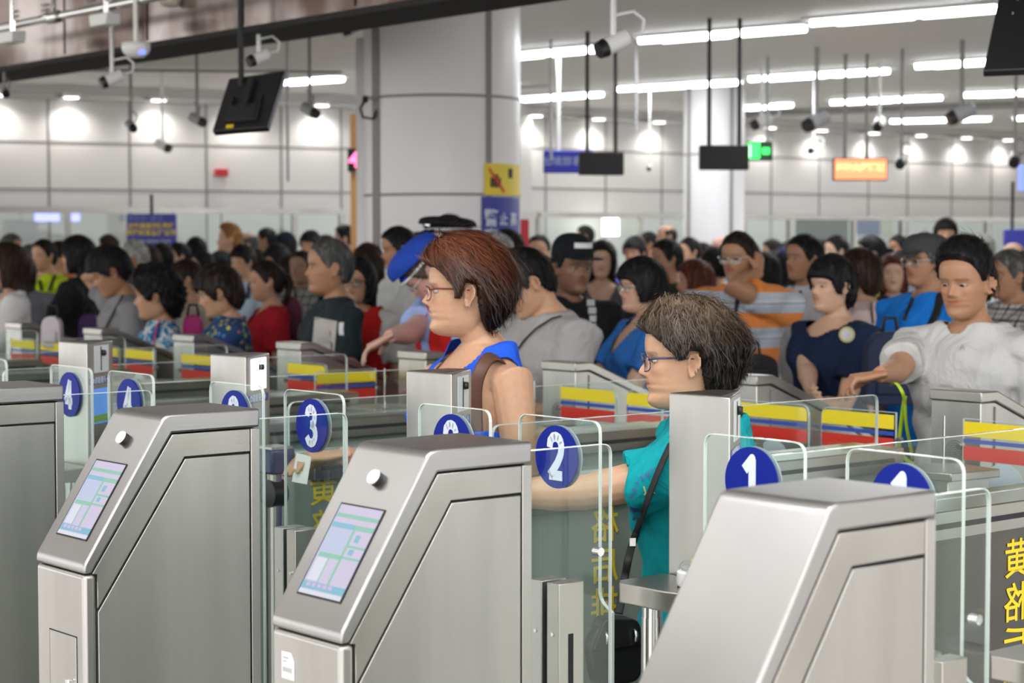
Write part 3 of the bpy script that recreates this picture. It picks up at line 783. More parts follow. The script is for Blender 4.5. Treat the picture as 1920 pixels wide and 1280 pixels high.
# ---- swinging exit wings with the lane numbers
def wing(lane, side):
    """lane n lies between lines n-1 (right) and n (left); side 'left' or 'right' as seen"""
    wl, wr = WL(lane)+.0, WL(lane-1)-KW
    l=2.45; z1=1.283
    if side=='left': a,b=wl+.045,wl+.275
    else: a,b=wr-.265,wr-.035
    root=empty('glass_wing',gl(l,b),GA,f'swinging glass wing with blue {lane} disc, {side} wing of its lane','glass gate wing','exit wings with lane numbers')
    W_=b-a
    # local y: 0 at right edge, W_ at left edge; pane outline in (y,z)
    if side=='right': pts=[(-.035,.02),(W_,.02),(W_,z1),(0,z1),(0,.95),(-.035,.93)]; rd=[2,3,4]
    else: pts=[(0,.02),(W_+.035,.02),(W_+.035,.93),(W_,.95),(W_,z1),(0,z1)]; rd=[3,4,5]
    pts=rounded(pts,.024,6,rd)
    mb=MB(); mb.prism(pts,-.003,.003,0,'x'); mb.build('pane',M['glass'],root)
    edge(root,pts,.0034,True,'x')
    cy=W_/2; cz=1.208; r=.060
    mb=MB(); mb.tube([(-.0045,cy,cz),(-.0080,cy,cz)],r,40); d=mb.build('number_disc',M['blue'],root)
    mb=MB(); mb.tube([(.0045,cy,cz),(.0060,cy,cz)],r,40); mb.build('disc_reverse',M['discback'],root)
    digit(lane,d,cy,cz)
for lane in (1,2,3,4): 
    wing(lane,'left'); wing(lane,'right')
wing(5,'right')

# ---- hinge housing with cylinders and fingerprint pot
def hinge(k, pot):
    root=empty('hinge_housing',gl(2.447,WL(k)),GA,{0:'steel hinge housing at the lower right picture edge',1:'steel hinge housing carrying a white pot, right of the number 2 wing',2:'steel hinge housing behind the centre kiosk',3:'steel hinge housing behind the kiosk with hatch',4:'steel hinge housing behind the leftmost kiosk'}[k],'housing','hinge housings of the wings')
    mb=MB(); mb.prism([(0,.17),(.0,.05),(.02,-.02),(.135,-.025),(.135,.19),(.02,.19)],.952,.99,0,'z'); mb.build('cap',M['steel'],root,bevel=.003)
    for x,y,r in ((.035,.12,.019),(.06,.055,.017),(.09,.09,.018),(.115,.04,.014)):
        mb=MB(); mb.cyl((x,y,.0),(x,y,.952),r,20); mb.cyl((x,y,.80),(x,y,.93),r*1.06,20); mb.build('cylinder',M['chrome'] if x<.05 else M['steel_v'],root,smooth=True,auto=True)
    if pot:
        p=empty('fingerprint_reader',gl(2.525,WL(k)-.045,.99),GA,{0:'round white fingerprint reader cut by the lower right edge',1:'round white fingerprint reader with yellow centre on the steel housing'}[k],'reader','round fingerprint readers')
        mb=MB(); mb.lathe([(.037,0),(.037,.004)],n=40,m=1); mb.lathe([(.038,.004),(.039,.012),(.038,.028),(.033,.031)],n=40); mb.build('base',[M['white'],M['black']],p,smooth=True,auto=True)
        mb=MB(); mb.lathe([(.034,.030),(.033,.040),(.027,.047),(.012,.050),(.001,.0505)],n=40); mb.build('dome',M['glass'],p,smooth=True)
        mb=MB(); mb.lathe([(.014,.046),(.013,.0495),(.006,.0515),(.001,.052)],n=24); mb.build('button',M['yellow'],p,smooth=True)
        mb=MB(); mb.lathe([(.030,.030),(.029,.036)],n=32); mb.build('plate',M['grey'],p,smooth=True,auto=True)
for k in range(5): hinge(k, k in (0,1))

# ---- face scanner posts
def scanner(k, lit):
    w0=WL(k)
    pts=[(2.59,.187),(2.600,.065),(2.603,.040),(2.739,.140),(2.715,.19)]
    ll=['','in front of the seated looking grey haired woman in teal','in front of the bare arm of the woman in blue','with glowing white slot','left of the row, with a blue leaflet screen'][k]
    ll=['','before the woman in teal','before the woman in the blue sleeveless top','with brightly glowing slot','farthest left, with a blue picture panel'][k]
    root=empty('scanner_post',gl(2.59,w0),GA,'tall steel face scanner post '+ll,'scanner post','face scanner posts')
    P_=[(a-2.59,b) for a,b in pts]
    mb=MB(); mb.prism(P_,.0,1.332,0,'z'); mb.build('casing',M['steel_v'],root,bevel=.004,seg=3)
    mb=MB(); mb.prism([(P_[0][0]+.004,P_[0][1]-.004),(P_[1][0]+.004,P_[1][1]),(P_[3][0]-.006,P_[3][1]),(P_[4][0]-.004,P_[4][1]-.005)],1.3318,1.3326,0,'z'); mb.build('top_plate',M['steel_dark'],root)
    # the narrow face that looks at the traveller: from point C to D
    C=Vector((P_[2][0],P_[2][1],0)); D=Vector((P_[3][0],P_[3][1],0)); t=(D-C).normalized(); n=Vector((t.y,-t.x,0)); L_=(D-C).length
    def plate(u0,u1,z0,z1,o0,o1,name,m,parent=root):
        q=[C+t*(u*L_)+n*o+Vector((0,0,z)) for o in (o0,o1) for u,z in ((u0,z0),(u1,z0),(u1,z1),(u0,z1))]
        b=MB(); b.add(q,[(0,3,2,1),(4,5,6,7),(0,1,5,4),(1,2,6,5),(2,3,7,6),(3,0,4,7)]); return b.build(name,m,parent)
    pl=plate(.26,.80,1.245,1.322,.0005,.0025,'slot_plate',M['lit'] if lit else M['disc_pale'])
    plate(.485,.52,1.250,1.318,.0026,.0034,'slot',M['matblack'],pl)
    b=MB(); c=C+t*(.56*L_)+Vector((0,0,1.300)); b.tube([c+n*.002,c+n*.012],[.009,.0075],16); b.build('camera_lens',M['black'],root,smooth=True)
    lb=plate(.06,.90,1.212,1.232,.0005,.0015,'instruction_label',M['label_blue'])
    rz=math.atan2(t.y,t.x)
    q=C+t*(.48*L_)+n*.0018+Vector((0,0,1.222))
    text('lettering','◎请看镜头↑',.021,M['pale'],lb,q,(R(90),0,rz),.0002,squeeze=.95,bold=.0003)
    sc=plate(.12,.85,1.10,1.200,.0005,.0012,'picture_panel',[M['pic_sky'],M['pic_sky'],M['pic_sky'],M['pic_sky'],M['pic_blue']][k])
    plate(.14,.83,1.105,1.125,.0013,.0016,'picture_ground',M['pic_green'] if k==4 else M['pic_sand'],sc)
M['disc_pale']=mat('slot_plate_pale',(.70,.74,.76),.35)
M['label_blue']=mat('label_blue',(.05,.06,.32),.4)
M['pic_sky']=mat('picture_sky',(.33,.40,.42),.3); M['pic_blue']=mat('picture_blue',(.10,.25,.65),.3,emit=(.1,.3,.8),estr=.3)
M['pic_green']=mat('picture_green',(.25,.5,.08),.4); M['pic_sand']=mat('picture_sand',(.45,.40,.22),.4)
for k in (1,2,3,4): scanner(k, k==3)

# ---- long low bodies with rail and fence glass
def body(k):
    l0,l1=2.78,4.10; w0=WL(k)
    pos=['','right edge, yellow lettering on dark steel','behind number 1 disc, ending at speaker cabinet','behind the number 2 disc','behind the number 3 disc','second beyond the number 3 disc','third beyond the number 3 disc','left part, before the man in grey','far left, last but one','far left, last one seen'][k]
    root=empty('barrier_body',gl(l0,w0),GA,'low lane barrier with steel rail, '+pos,'barrier','long barriers between the lanes')
    L_=l1-l0
    mb=MB(); mb.box(0,L_,.0,.175,1.012,1.072); rl=mb.build('rail',M['steel_body'],root,bevel=.003)
    mb=MB(); mb.box(.02,L_-.04,-.0012,.0005,1.036,1.047); mb.build('black_strip',M['matblack'],rl)
    mb=MB(); mb.box(0,L_,.02,.155,.0,1.012); mb.build('side_panel',M['bodyglass'] if k!=1 else M['steel_dark'],root)
    mb=MB(); mb.box(0,L_,.012,.163,.10,.13); mb.build('kick_plate',M['steel_body'],root)
    for x in ((.16,.52,.88,1.2) if k>3 else (.75,1.1) if k>1 else ()): 
        mb=MB(); mb.box(x,x+.02,.014,.161,.13,.93); mb.build('upright',M['steel_body'],root)
    pts=rounded([(0,1.072),(L_+.03,1.072),(L_+.03,1.204),(0,1.204)],.025,6,[2,3])
    mb=MB(); mb.prism(pts,.113,.121); mb.build('fence_glass',M['glass'],root)
    e_=edge(root,pts,.0045,True); e_.location=(0,.117,0)
    if k in (1,2,3):
        x0={1:.645,2:.215,3:0.0}[k]; zz={1:.94,2:1.055,3:.98}[k]
        chars={1:'黄格后排队',2:'黄格后排队',3:'黄格后排队'}[k]
        for i,c_ in enumerate(chars):
            zc=zz-.094*i
            if zc>.97 and k==2: continue
            text('lettering',c_,.088,M['textyellow'],root,(x0+.04,.0185,zc),(R(90),0,0),.0006,sx=-1,bold=.0007)
for k in range(1,10): body(k)

# ---- entry cabinets with sloping tops
def entry(k):
    names={2:'with round speaker holes, before the man in the white T-shirt',3:'before the woman in the navy dress',4:'beside the man in the grey T-shirt with strap',5:'in front of the officer in the red vest',6:'under the hand of the officer, before the man in black',7:'before the woman in the blue floral shirt',8:'before the man in grey, left part',9:'at the left picture edge'}
    root=empty('entry_cabinet',gl(4.37,WL(k)+.05),GA,'sloping steel entry cabinet '+names[k],'cabinet','entry cabinets at the far end of the lanes')
    W_=.175
    prof=[(0,.0),(.55,.0),(.55,.96),(.40,1.045),(.062,1.178),(0,1.178)]
    mb=MB(); mb.prism(prof,.004,W_-.004); mb.build('housing',M['steel_v'],root,bevel=.003)
    mb=MB(); mb.prism([(-.004,1.178),(.062,1.180),(.40,1.047),(.556,.958),(.556,.985),(.41,1.071),(.072,1.208),(-.004,1.208)],0,W_); mb.build('cover',M['steel'],root,bevel=.004,seg=3)
    mb=MB(); mb.box(.060,.062,.0,.004,.1,1.165); mb.build('joint',M['seam'],root)
    if k in (2,4):
        s=MB()
        for i in range(-8,9):
            for j in range(-8,9):
                r=math.hypot(i,j)
                if r<8.2: s.tube([(.0,W_/2-.012+i*.0042,1.035+j*.0046),(-.0005,W_/2-.012+i*.0042,1.035+j*.0046)],.0013,5)
        s=MB(); n=0
        for ring,cnt in ((.004,5),(.010,12),(.016,18),(.022,26),(.028,32),(.034,38)):
            for q in range(cnt):
                a=2*math.pi*q/cnt; s.tube([(.001,W_/2+math.cos(a)*ring,1.035+math.sin(a)*ring),(-.0006,W_/2+math.cos(a)*ring,1.035+math.sin(a)*ring)],.0017,6)
        s.build('speaker_holes',M['rubber'],root)
for k in range(2,10): entry(k)

# ---- entry flaps with coloured stripes
def flap(n, side):
    """lane n between lines n-1 and n"""
    wl, wr = WL(n), WL(n-1)-KW
    if side=='left': a,b=wl+.02,wl+.29
    else: a,b=wr-.29,wr-.02
    l=4.33; W_=b-a; z1=1.137
    where={2:'at the right picture edge',3:'by the hand of the man in white',4:'behind the number 2 disc',5:'behind the brown haired woman',6:'under the officer\'s hand',7:'before the woman in the floral shirt',8:'before the man in grey',9:'at the far left'}[n]
    root=empty('striped_flap',gl(l,b),GA,f'yellow blue red striped flap {where}, {side} one','glass flap','striped entry flaps')
    pts=rounded([(0,.02),(W_,.02),(W_,z1),(0,z1)],.03,6,[3] if side=='left' else [2])
    mb=MB(); mb.prism(pts,-.003,.003,0,'x'); mb.build('pane',M['glass'],root)
    edge(root,pts,.0034,True,'x')
    def st(z0,z1,m,nm,rad=None):
        q=[(.004,z0),(W_-.004,z0),(W_-.004,z1),(.004,z1)]
        if rad: q=rounded(q,.024,5,[3] if side=='left' else [2])
        s=MB(); s.prism(q,-.0062,-.0045,0,'x'); s.build(nm,m,root)
    st(1.090,1.130,M['yellow'],'yellow_stripe',True); st(1.072,1.083,M['stripeblue'],'blue_stripe'); st(1.026,1.064,M['red'],'red_stripe')
    s=MB(); s.tube([(-.0055,W_/2,.965),(-.0045,W_/2,.965)],.062,36); s.build('disc_reverse',M['discback'],root)
    s=MB(); s.tube([(-.008,W_+.012 if side=='left' else -.012,1.06),(.008,W_+.012 if side=='left' else -.012,1.06)],.009,12); s.build('hinge_bolt',M['chrome'],root)
    return root
for n in range(2,10):
    for side in ('left','right'):
        r_=flap(n,side)
        if (n,side)==(6,'right'):          # this one stands open
            r_.rotation_euler.z+=R(88); r_['label']='open striped flap swung towards the exit beneath the officer\'s hand'

# ---- document readers at the entry, and the one the woman in blue uses
def reader(l,w,z,lab,k):
    root=empty('passport_reader',gl(l,w),GA,lab,'reader','passport readers beside the lanes')
    mb=MB(); mb.prism([(0,.16),(.02,.0),(.20,-.02),(.23,.14),(.12,.20)],z-.022,z,0,'z'); mb.build('lid',M['steel'],root,bevel=.003)
    mb=MB(); mb.prism([(.02,.14),(.035,.02),(.18,.0),(.20,.12),(.11,.17)],0,z-.022,0,'z'); mb.build('stand',M['steel_v'],root,bevel=.003)
    mb=MB(); mb.cyl((.16,.13,z),(.16,.13,z+.13),.003,8); mb.build('rod',M['chrome'],root)
for k in (2,3,4,5,6,7): reader(3.99,WL(k)+.22,1.03,'steel passport reader stand '+{2:'beside the speaker cabinet',3:'hidden behind the scanner post of the woman in teal',4:'beside the lane of the blue dress',5:'behind the scanner post of the woman in blue',6:'left of the officer',7:'far left, before the floral shirt'}[k],k)
q=gl(2.60,WL(3)+.10,0)
root=empty('document_scanner',q,GA,'small dark blue document scanner the woman in blue holds her card to','scanner')
mb=MB(); mb.box(-.035,.035,-.03,.045,1.055,1.115); mb.build('case',mat('scanner_blue',(.03,.035,.10),.3),root,bevel=.006)
mb=MB(); mb.box(-.03,.03,-.025,.04,1.115,1.121); mb.build('glass_top',M['steel_body'],root)
mb=MB(); mb.cyl((0,.01,0),(0,.01,1.055),.018,16); mb.build('stand',M['steel_v'],root)
mb=MB(); mb.tube([(-.02,.01,1.005),(.02,.01,1.005)],.034,24); mb.build('speaker',M['black'],root,smooth=True,auto=True)

# ------------------------------------------------------------------ people
def sstep(a, b, x):
    t = np.clip((x-a)/(b-a), 0, 1); return t*t*(3-2*t)
SKIN = {'fair': (.64,.41,.29), 'light': (.56,.325,.205), 'tan': (.43,.225,.13), 'brown': (.27,.145,.09), 'pink': (.62,.37,.30)}
HAIRC = {'black': (.010,.009,.010), 'brownblack': (.022,.014,.011), 'auburn': (.085,.026,.014), 'darkbrown': (.035,.018,.012), 'grey': (.10,.10,.10), 'silver': (.38,.38,.37), 'blond': (.30,.14,.04), 'greybrown': (.085,.062,.048), 'redbrown': (.10,.025,.014)}
_mc = {}
def skinmat():
    if 'skin' not in _mc:
        m = mat('skin', (.5,.3,.2), .48); b = bsdf(m)
        at = N(m, 'ShaderNodeVertexColor'); at.layer_name = 'tone'
        n = N(m, 'ShaderNodeTexNoise'); n.inputs['Scale'].default_value = 60; n.inputs['Detail'].default_value = 3
        mp = mapped(m, (1,1,1)); lk(m, mp.outputs[0], n.inputs['Vector'])
        mx = N(m, 'ShaderNodeMix', data_type='RGBA', blend_type='MULTIPLY'); mx.inputs[0].default_value = .25
        r_ = ramp(m, n.outputs[0], [(.35,(.82,.74,.72)),(.6,(1,1,1))])
        lk(m, at.outputs[0], mx.inputs[6]); lk(m, r_.outputs[0], mx.inputs[7]); lk(m, mx.outputs[2], b.inputs['Base Color'])
        b.inputs['Subsurface Weight'].default_value = .12; b.inputs['Subsurface Radius'].default_value = (.012,.005,.003); b.inputs['Subsurface Scale'].default_value = .6
        bump(m, n.outputs[0], .0006, .25)
        _mc['skin'] = m
    return _mc['skin']
def hairmat(c):
    k = ('hair', c)
    if isinstance(c, tuple) and k not in _mc:        # hair in two tones from nape to crown
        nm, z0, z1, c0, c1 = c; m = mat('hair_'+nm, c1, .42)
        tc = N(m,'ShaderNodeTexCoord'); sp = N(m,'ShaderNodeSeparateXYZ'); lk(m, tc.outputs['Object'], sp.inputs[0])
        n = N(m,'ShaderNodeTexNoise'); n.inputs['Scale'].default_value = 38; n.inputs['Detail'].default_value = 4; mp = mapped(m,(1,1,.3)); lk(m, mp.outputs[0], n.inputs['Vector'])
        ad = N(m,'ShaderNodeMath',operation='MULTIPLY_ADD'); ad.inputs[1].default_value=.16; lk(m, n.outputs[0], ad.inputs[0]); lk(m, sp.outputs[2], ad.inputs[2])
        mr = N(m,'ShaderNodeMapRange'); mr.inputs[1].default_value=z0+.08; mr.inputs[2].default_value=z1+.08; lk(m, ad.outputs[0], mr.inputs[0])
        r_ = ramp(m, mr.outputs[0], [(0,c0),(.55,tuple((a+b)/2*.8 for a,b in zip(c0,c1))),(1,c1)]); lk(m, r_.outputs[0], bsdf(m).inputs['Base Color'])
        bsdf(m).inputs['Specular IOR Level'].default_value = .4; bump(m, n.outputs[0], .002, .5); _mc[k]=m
    if k not in _mc:
        col = HAIRC[c]; m = mat('hair_'+c, col, .55)
        mp = mapped(m, (1,1,.25)); n = N(m, 'ShaderNodeTexNoise'); n.inputs['Scale'].default_value = 55; n.inputs['Detail'].default_value = 4; lk(m, mp.outputs[0], n.inputs['Vector'])
        hi = tuple(min(1, x*2.4+.012) for x in col)
        r_ = ramp(m, n.outputs[0], [(.35, tuple(x*.55 for x in col)), (.55, col), (.75, hi)]); lk(m, r_.outputs[0], bsdf(m).inputs['Base Color'])
        bsdf(m).inputs['Specular IOR Level'].default_value = .22
        bump(m, n.outputs[0], .002, .5)
        _mc[k] = m
    return _mc[k]
def cloth(spec):
    """spec: a colour, or a tuple (pattern name, colour)"""
    if spec in _mc: return _mc[spec]
    if isinstance(spec[0], str):
        kind = spec[0]; col = spec[1]
        m = mat('cloth_'+kind, col, .8)
        if kind == 'knit' or kind == 'plain': pass
        elif kind == 'dots':          # colourful flowers on blue
            mp = mapped(m, (1,1,1)); v = N(m,'ShaderNodeTexVoronoi'); v.inputs['Scale'].default_value = 34; lk(m, mp.outputs[0], v.inputs['Vector'])
            r1 = ramp(m, v.outputs['Distance'], [(.30,(1,1,1)),(.42,(0,0,0))])
            hsv = ramp(m, 0 and None or N(m,'ShaderNodeSeparateColor').outputs[0], [(0,(.62,.55,.08)),(.35,(.62,.55,.08)),(.5,(.6,.15,.12)),(.65,(.10,.40,.28)),(.8,(.10,.25,.55)),(1,(.7,.6,.15))])
            hsv.color_ramp.interpolation = 'CONSTANT'
            sc_ = [n_ for n_ in m.node_tree.nodes if n_.bl_idname=='ShaderNodeSeparateColor'][0]; lk(m, v.outputs['Color'], sc_.inputs[0])
            mx = N(m,'ShaderNodeMix',data_type='RGBA'); lk(m, r1.outputs[0], mx.inputs[0]); mx.inputs[6].default_value=(*col,1); lk(m, hsv.outputs[0], mx.inputs[7]); lk(m, mx.outputs[2], bsdf(m).inputs['Base Color'])
        elif kind == 'blot':          # blue brush marks on white
            mp = mapped(m, (1,1,1)); n = N(m,'ShaderNodeTexNoise'); n.inputs['Scale'].default_value = 22; n.inputs['Detail'].default_value = 4; n.inputs['Distortion'].default_value=1.2; lk(m, mp.outputs[0], n.inputs['Vector'])
            r_ = ramp(m, n.outputs[0], [(.40,(.02,.12,.28)),(.47,(.08,.35,.62)),(.54,col)]); lk(m, r_.outputs[0], bsdf(m).inputs['Base Color'])
        elif kind == 'stripes':       # orange / pale blue / grey bands
            tc = N(m,'ShaderNodeTexCoord'); sp = N(m,'ShaderNodeSeparateXYZ'); lk(m, tc.outputs['Object'], sp.inputs[0])
            ml = N(m,'ShaderNodeMath',operation='MULTIPLY'); ml.inputs[1].default_value = 1/.155; lk(m, sp.outputs[2], ml.inputs[0])
            fr_ = N(m,'ShaderNodeMath',operation='FRACT'); lk(m, ml.outputs[0], fr_.inputs[0])
            r_ = ramp(m, fr_.outputs[0], [(0,(.80,.27,.07)),(.40,(.80,.27,.07)),(.42,(.50,.56,.66)),(.62,(.62,.66,.72)),(.66,(.30,.34,.40)),(.70,(.62,.66,.72)),(.80,(.50,.56,.66)),(.98,(.50,.56,.66)),(1,(.80,.27,.07))])
            r_.color_ramp.interpolation='CONSTANT'; lk(m, r_.outputs[0], bsdf(m).inputs['Base Color'])
        elif kind == 'plaid':
            tc = N(m,'ShaderNodeTexCoord'); sp = N(m,'ShaderNodeSeparateXYZ'); lk(m, tc.outputs['Object'], sp.inputs[0]); outs=[]
            for ax in (1,2):
                ml = N(m,'ShaderNodeMath',operation='MULTIPLY'); ml.inputs[1].default_value = 1/.05; lk(m, sp.outputs[ax], ml.inputs[0])
                fr_ = N(m,'ShaderNodeMath',operation='FRACT'); lk(m, ml.outputs[0], fr_.inputs[0])
                outs.append(ramp(m, fr_.outputs[0], [(0,(.25,.25,.27)),(.2,(.25,.25,.27)),(.3,(1,1,1)),(.6,(.9,.88,.84)),(.7,(.5,.5,.5)),(.8,(1,1,1))]))
            mx = N(m,'ShaderNodeMix',data_type='RGBA',blend_type='MULTIPLY'); mx.inputs[0].default_value=1; lk(m, outs[0].outputs[0], mx.inputs[6]); lk(m, outs[1].outputs[0], mx.inputs[7])
            mx2 = N(m,'ShaderNodeMix',data_type='RGBA',blend_type='MULTIPLY'); mx2.inputs[0].default_value=1; mx2.inputs[6].default_value=(*col,1); lk(m, mx.outputs[2], mx2.inputs[7]); lk(m, mx2.outputs[2], bsdf(m).inputs['Base Color'])
    else:
        m = mat('cloth', spec, .82)
    bsdf(m).inputs['Specular IOR Level'].default_value = .25
    mp = mapped(m, (1,1,.7)); n = N(m,'ShaderNodeTexNoise'); n.inputs['Scale'].default_value = 6.5; n.inputs['Detail'].default_value = 4; n.inputs['Distortion'].default_value=1.6; lk(m, mp.outputs[0], n.inputs['Vector'])
    bump(m, n.outputs[0], .05, .5)
    _mc[spec] = m
    return m

# ---- the head: profile tables in units of head height, x forward, z from chin 0 to crown 1
ZF = [0,.03,.08,.13,.17,.20,.235,.262,.29,.32,.35,.40,.45,.50,.55,.60,.68,.76,.84,.91,.96,.99,1.0]
XFR = [.25,.325,.365,.362,.345,.350,.368,.352,.372,.362,.352,.350,.348,.338,.352,.372,.375,.362,.320,.245,.160,.07,.0]
XB = [-.16,-.18,-.20,-.22,-.235,-.25,-.265,-.28,-.30,-.32,-.34,-.37,-.395,-.415,-.43,-.437,-.437,-.42,-.375,-.305,-.22,-.11,0]
WD = [.12,.165,.205,.235,.25,.258,.266,.272,.278,.284,.290,.300,.310,.318,.324,.328,.330,.322,.290,.235,.165,.08,.0]
def head_mesh(mb, HH, xf, na=72, nz=84, face=1.0, fem=False):
    zs = np.concatenate([np.linspace(0,.6,int(nz*.68)), np.linspace(.6,1,int(nz*.32)+1)[1:]])[:-1]
    a = np.linspace(-math.pi, math.pi, na, endpoint=False)
    # more samples at the front
    a = a - .45*np.sin(a)*1.0
    ca, sa = np.cos(a), np.sin(a)
    V = []
    for z in zs:
        f_, b_, w_ = np.interp(z,ZF,XFR), np.interp(z,ZF,XB), np.interp(z,ZF,WD)
        xc = -.04
        e = .82 if z > .2 else .95
        x = np.where(ca>0, xc+(f_-xc)*np.abs(ca)**e, xc-(xc-b_)*np.abs(ca)**.9)
        y = w_*np.sign(sa)*np.abs(sa)**.86
        fr = (ca>0)
        def g(y0,sy,z0,sz): return np.exp(-((np.abs(y)-y0)/sy)**2-((z-z0)/sz)**2)*fr
        # nose
        nz_ = np.interp(z,[.30,.335,.36,.385,.42,.47,.52,.56],[0,.034,.092,.110,.090,.055,.024,0])
        sy = np.interp(z,[.32,.36,.40,.46,.55],[.075,.068,.050,.036,.045])
        x = x + nz_*np.exp(-(y/sy)**2)*fr
        x = x + .022*g(.062,.024,.352,.028)                      # wings of the nose
        x = x - .042*g(.130,.075,.50,.042) - .012*g(.10,.05,.44,.03)   # eye sockets
        x = x + .024*g(.135,.060,.495,.028)                      # closed volume of the lids
        x = x + .014*g(.13,.09,.575,.030)                        # brow
        x = x + .022*g(.19,.07,.40,.06)                          # cheek
        x = x + (.014*g(.0,.075,.288,.018)+.016*g(0,.065,.238,.018))   # lips
        x = x - .014*g(0,.11,.262,.008)
        x = x - .012*g(0,.03,.315,.02) 
        x = x + .010*g(0,.08,.09,.05)
        y = y + np.sign(y)*.010*np.exp(-((z-.42)/.09)**2)*np.exp(-((ca-.55)/.3)**2)
        V.append(np.stack([x,y,np.full_like(x,z)],1))
    V = np.concatenate(V); n = na; k = len(zs)
    bot = np.array([[.06,0,-.02]]); top = np.array([[-.03,0,1.0]])
    P = np.concatenate([V,bot,top])*HH
    P = xf(P)
    F_ = []
    for i in range(k-1):
        for j in range(n):
            j2=(j+1)%n; F_.append((i*n+j,i*n+j2,(i+1)*n+j2,(i+1)*n+j))
    for j in range(n):
        j2=(j+1)%n; F_.append((k*n,j2,j)); F_.append((k*n+1,(k-1)*n+j,(k-1)*n+j2))
    mb.add(P,F_)
    # ears
    for s in (-1,1):
        ev=[]; ef=[]; nr=16
        for (r,o) in ((0.0,.006),(.35,.006),(.60,.014),(.82,.040),(1.0,.036),(1.03,.010),(.8,-.022),(.4,-.040)):
            for q in range(nr):
                t=2*math.pi*q/nr; rx=.064*r*(1.05 if math.sin(t)>0 else .72); rz=.132*r
                ex=-.055+rx*math.cos(t)-.022*math.sin(t)*r*.9; ez=.455+rz*math.sin(t)
                flare=.085*max(0,.25-math.cos(t))*r
                ev.append((ex, s*(.322+o+flare*.9), ez))
        for i in range(7):
            for q in range(nr):
                q2=(q+1)%nr; f=(i*nr+q,i*nr+q2,(i+1)*nr+q2,(i+1)*nr+q); ef.append(f if s>0 else f[::-1])
        ef.append(tuple(range(nr))[::-1] if s>0 else tuple(range(nr))); ef.append(tuple(range(7*nr,8*nr)) if s>0 else tuple(range(7*nr,8*nr))[::-1])
        mb.add(xf(np.array(ev)*HH), ef)

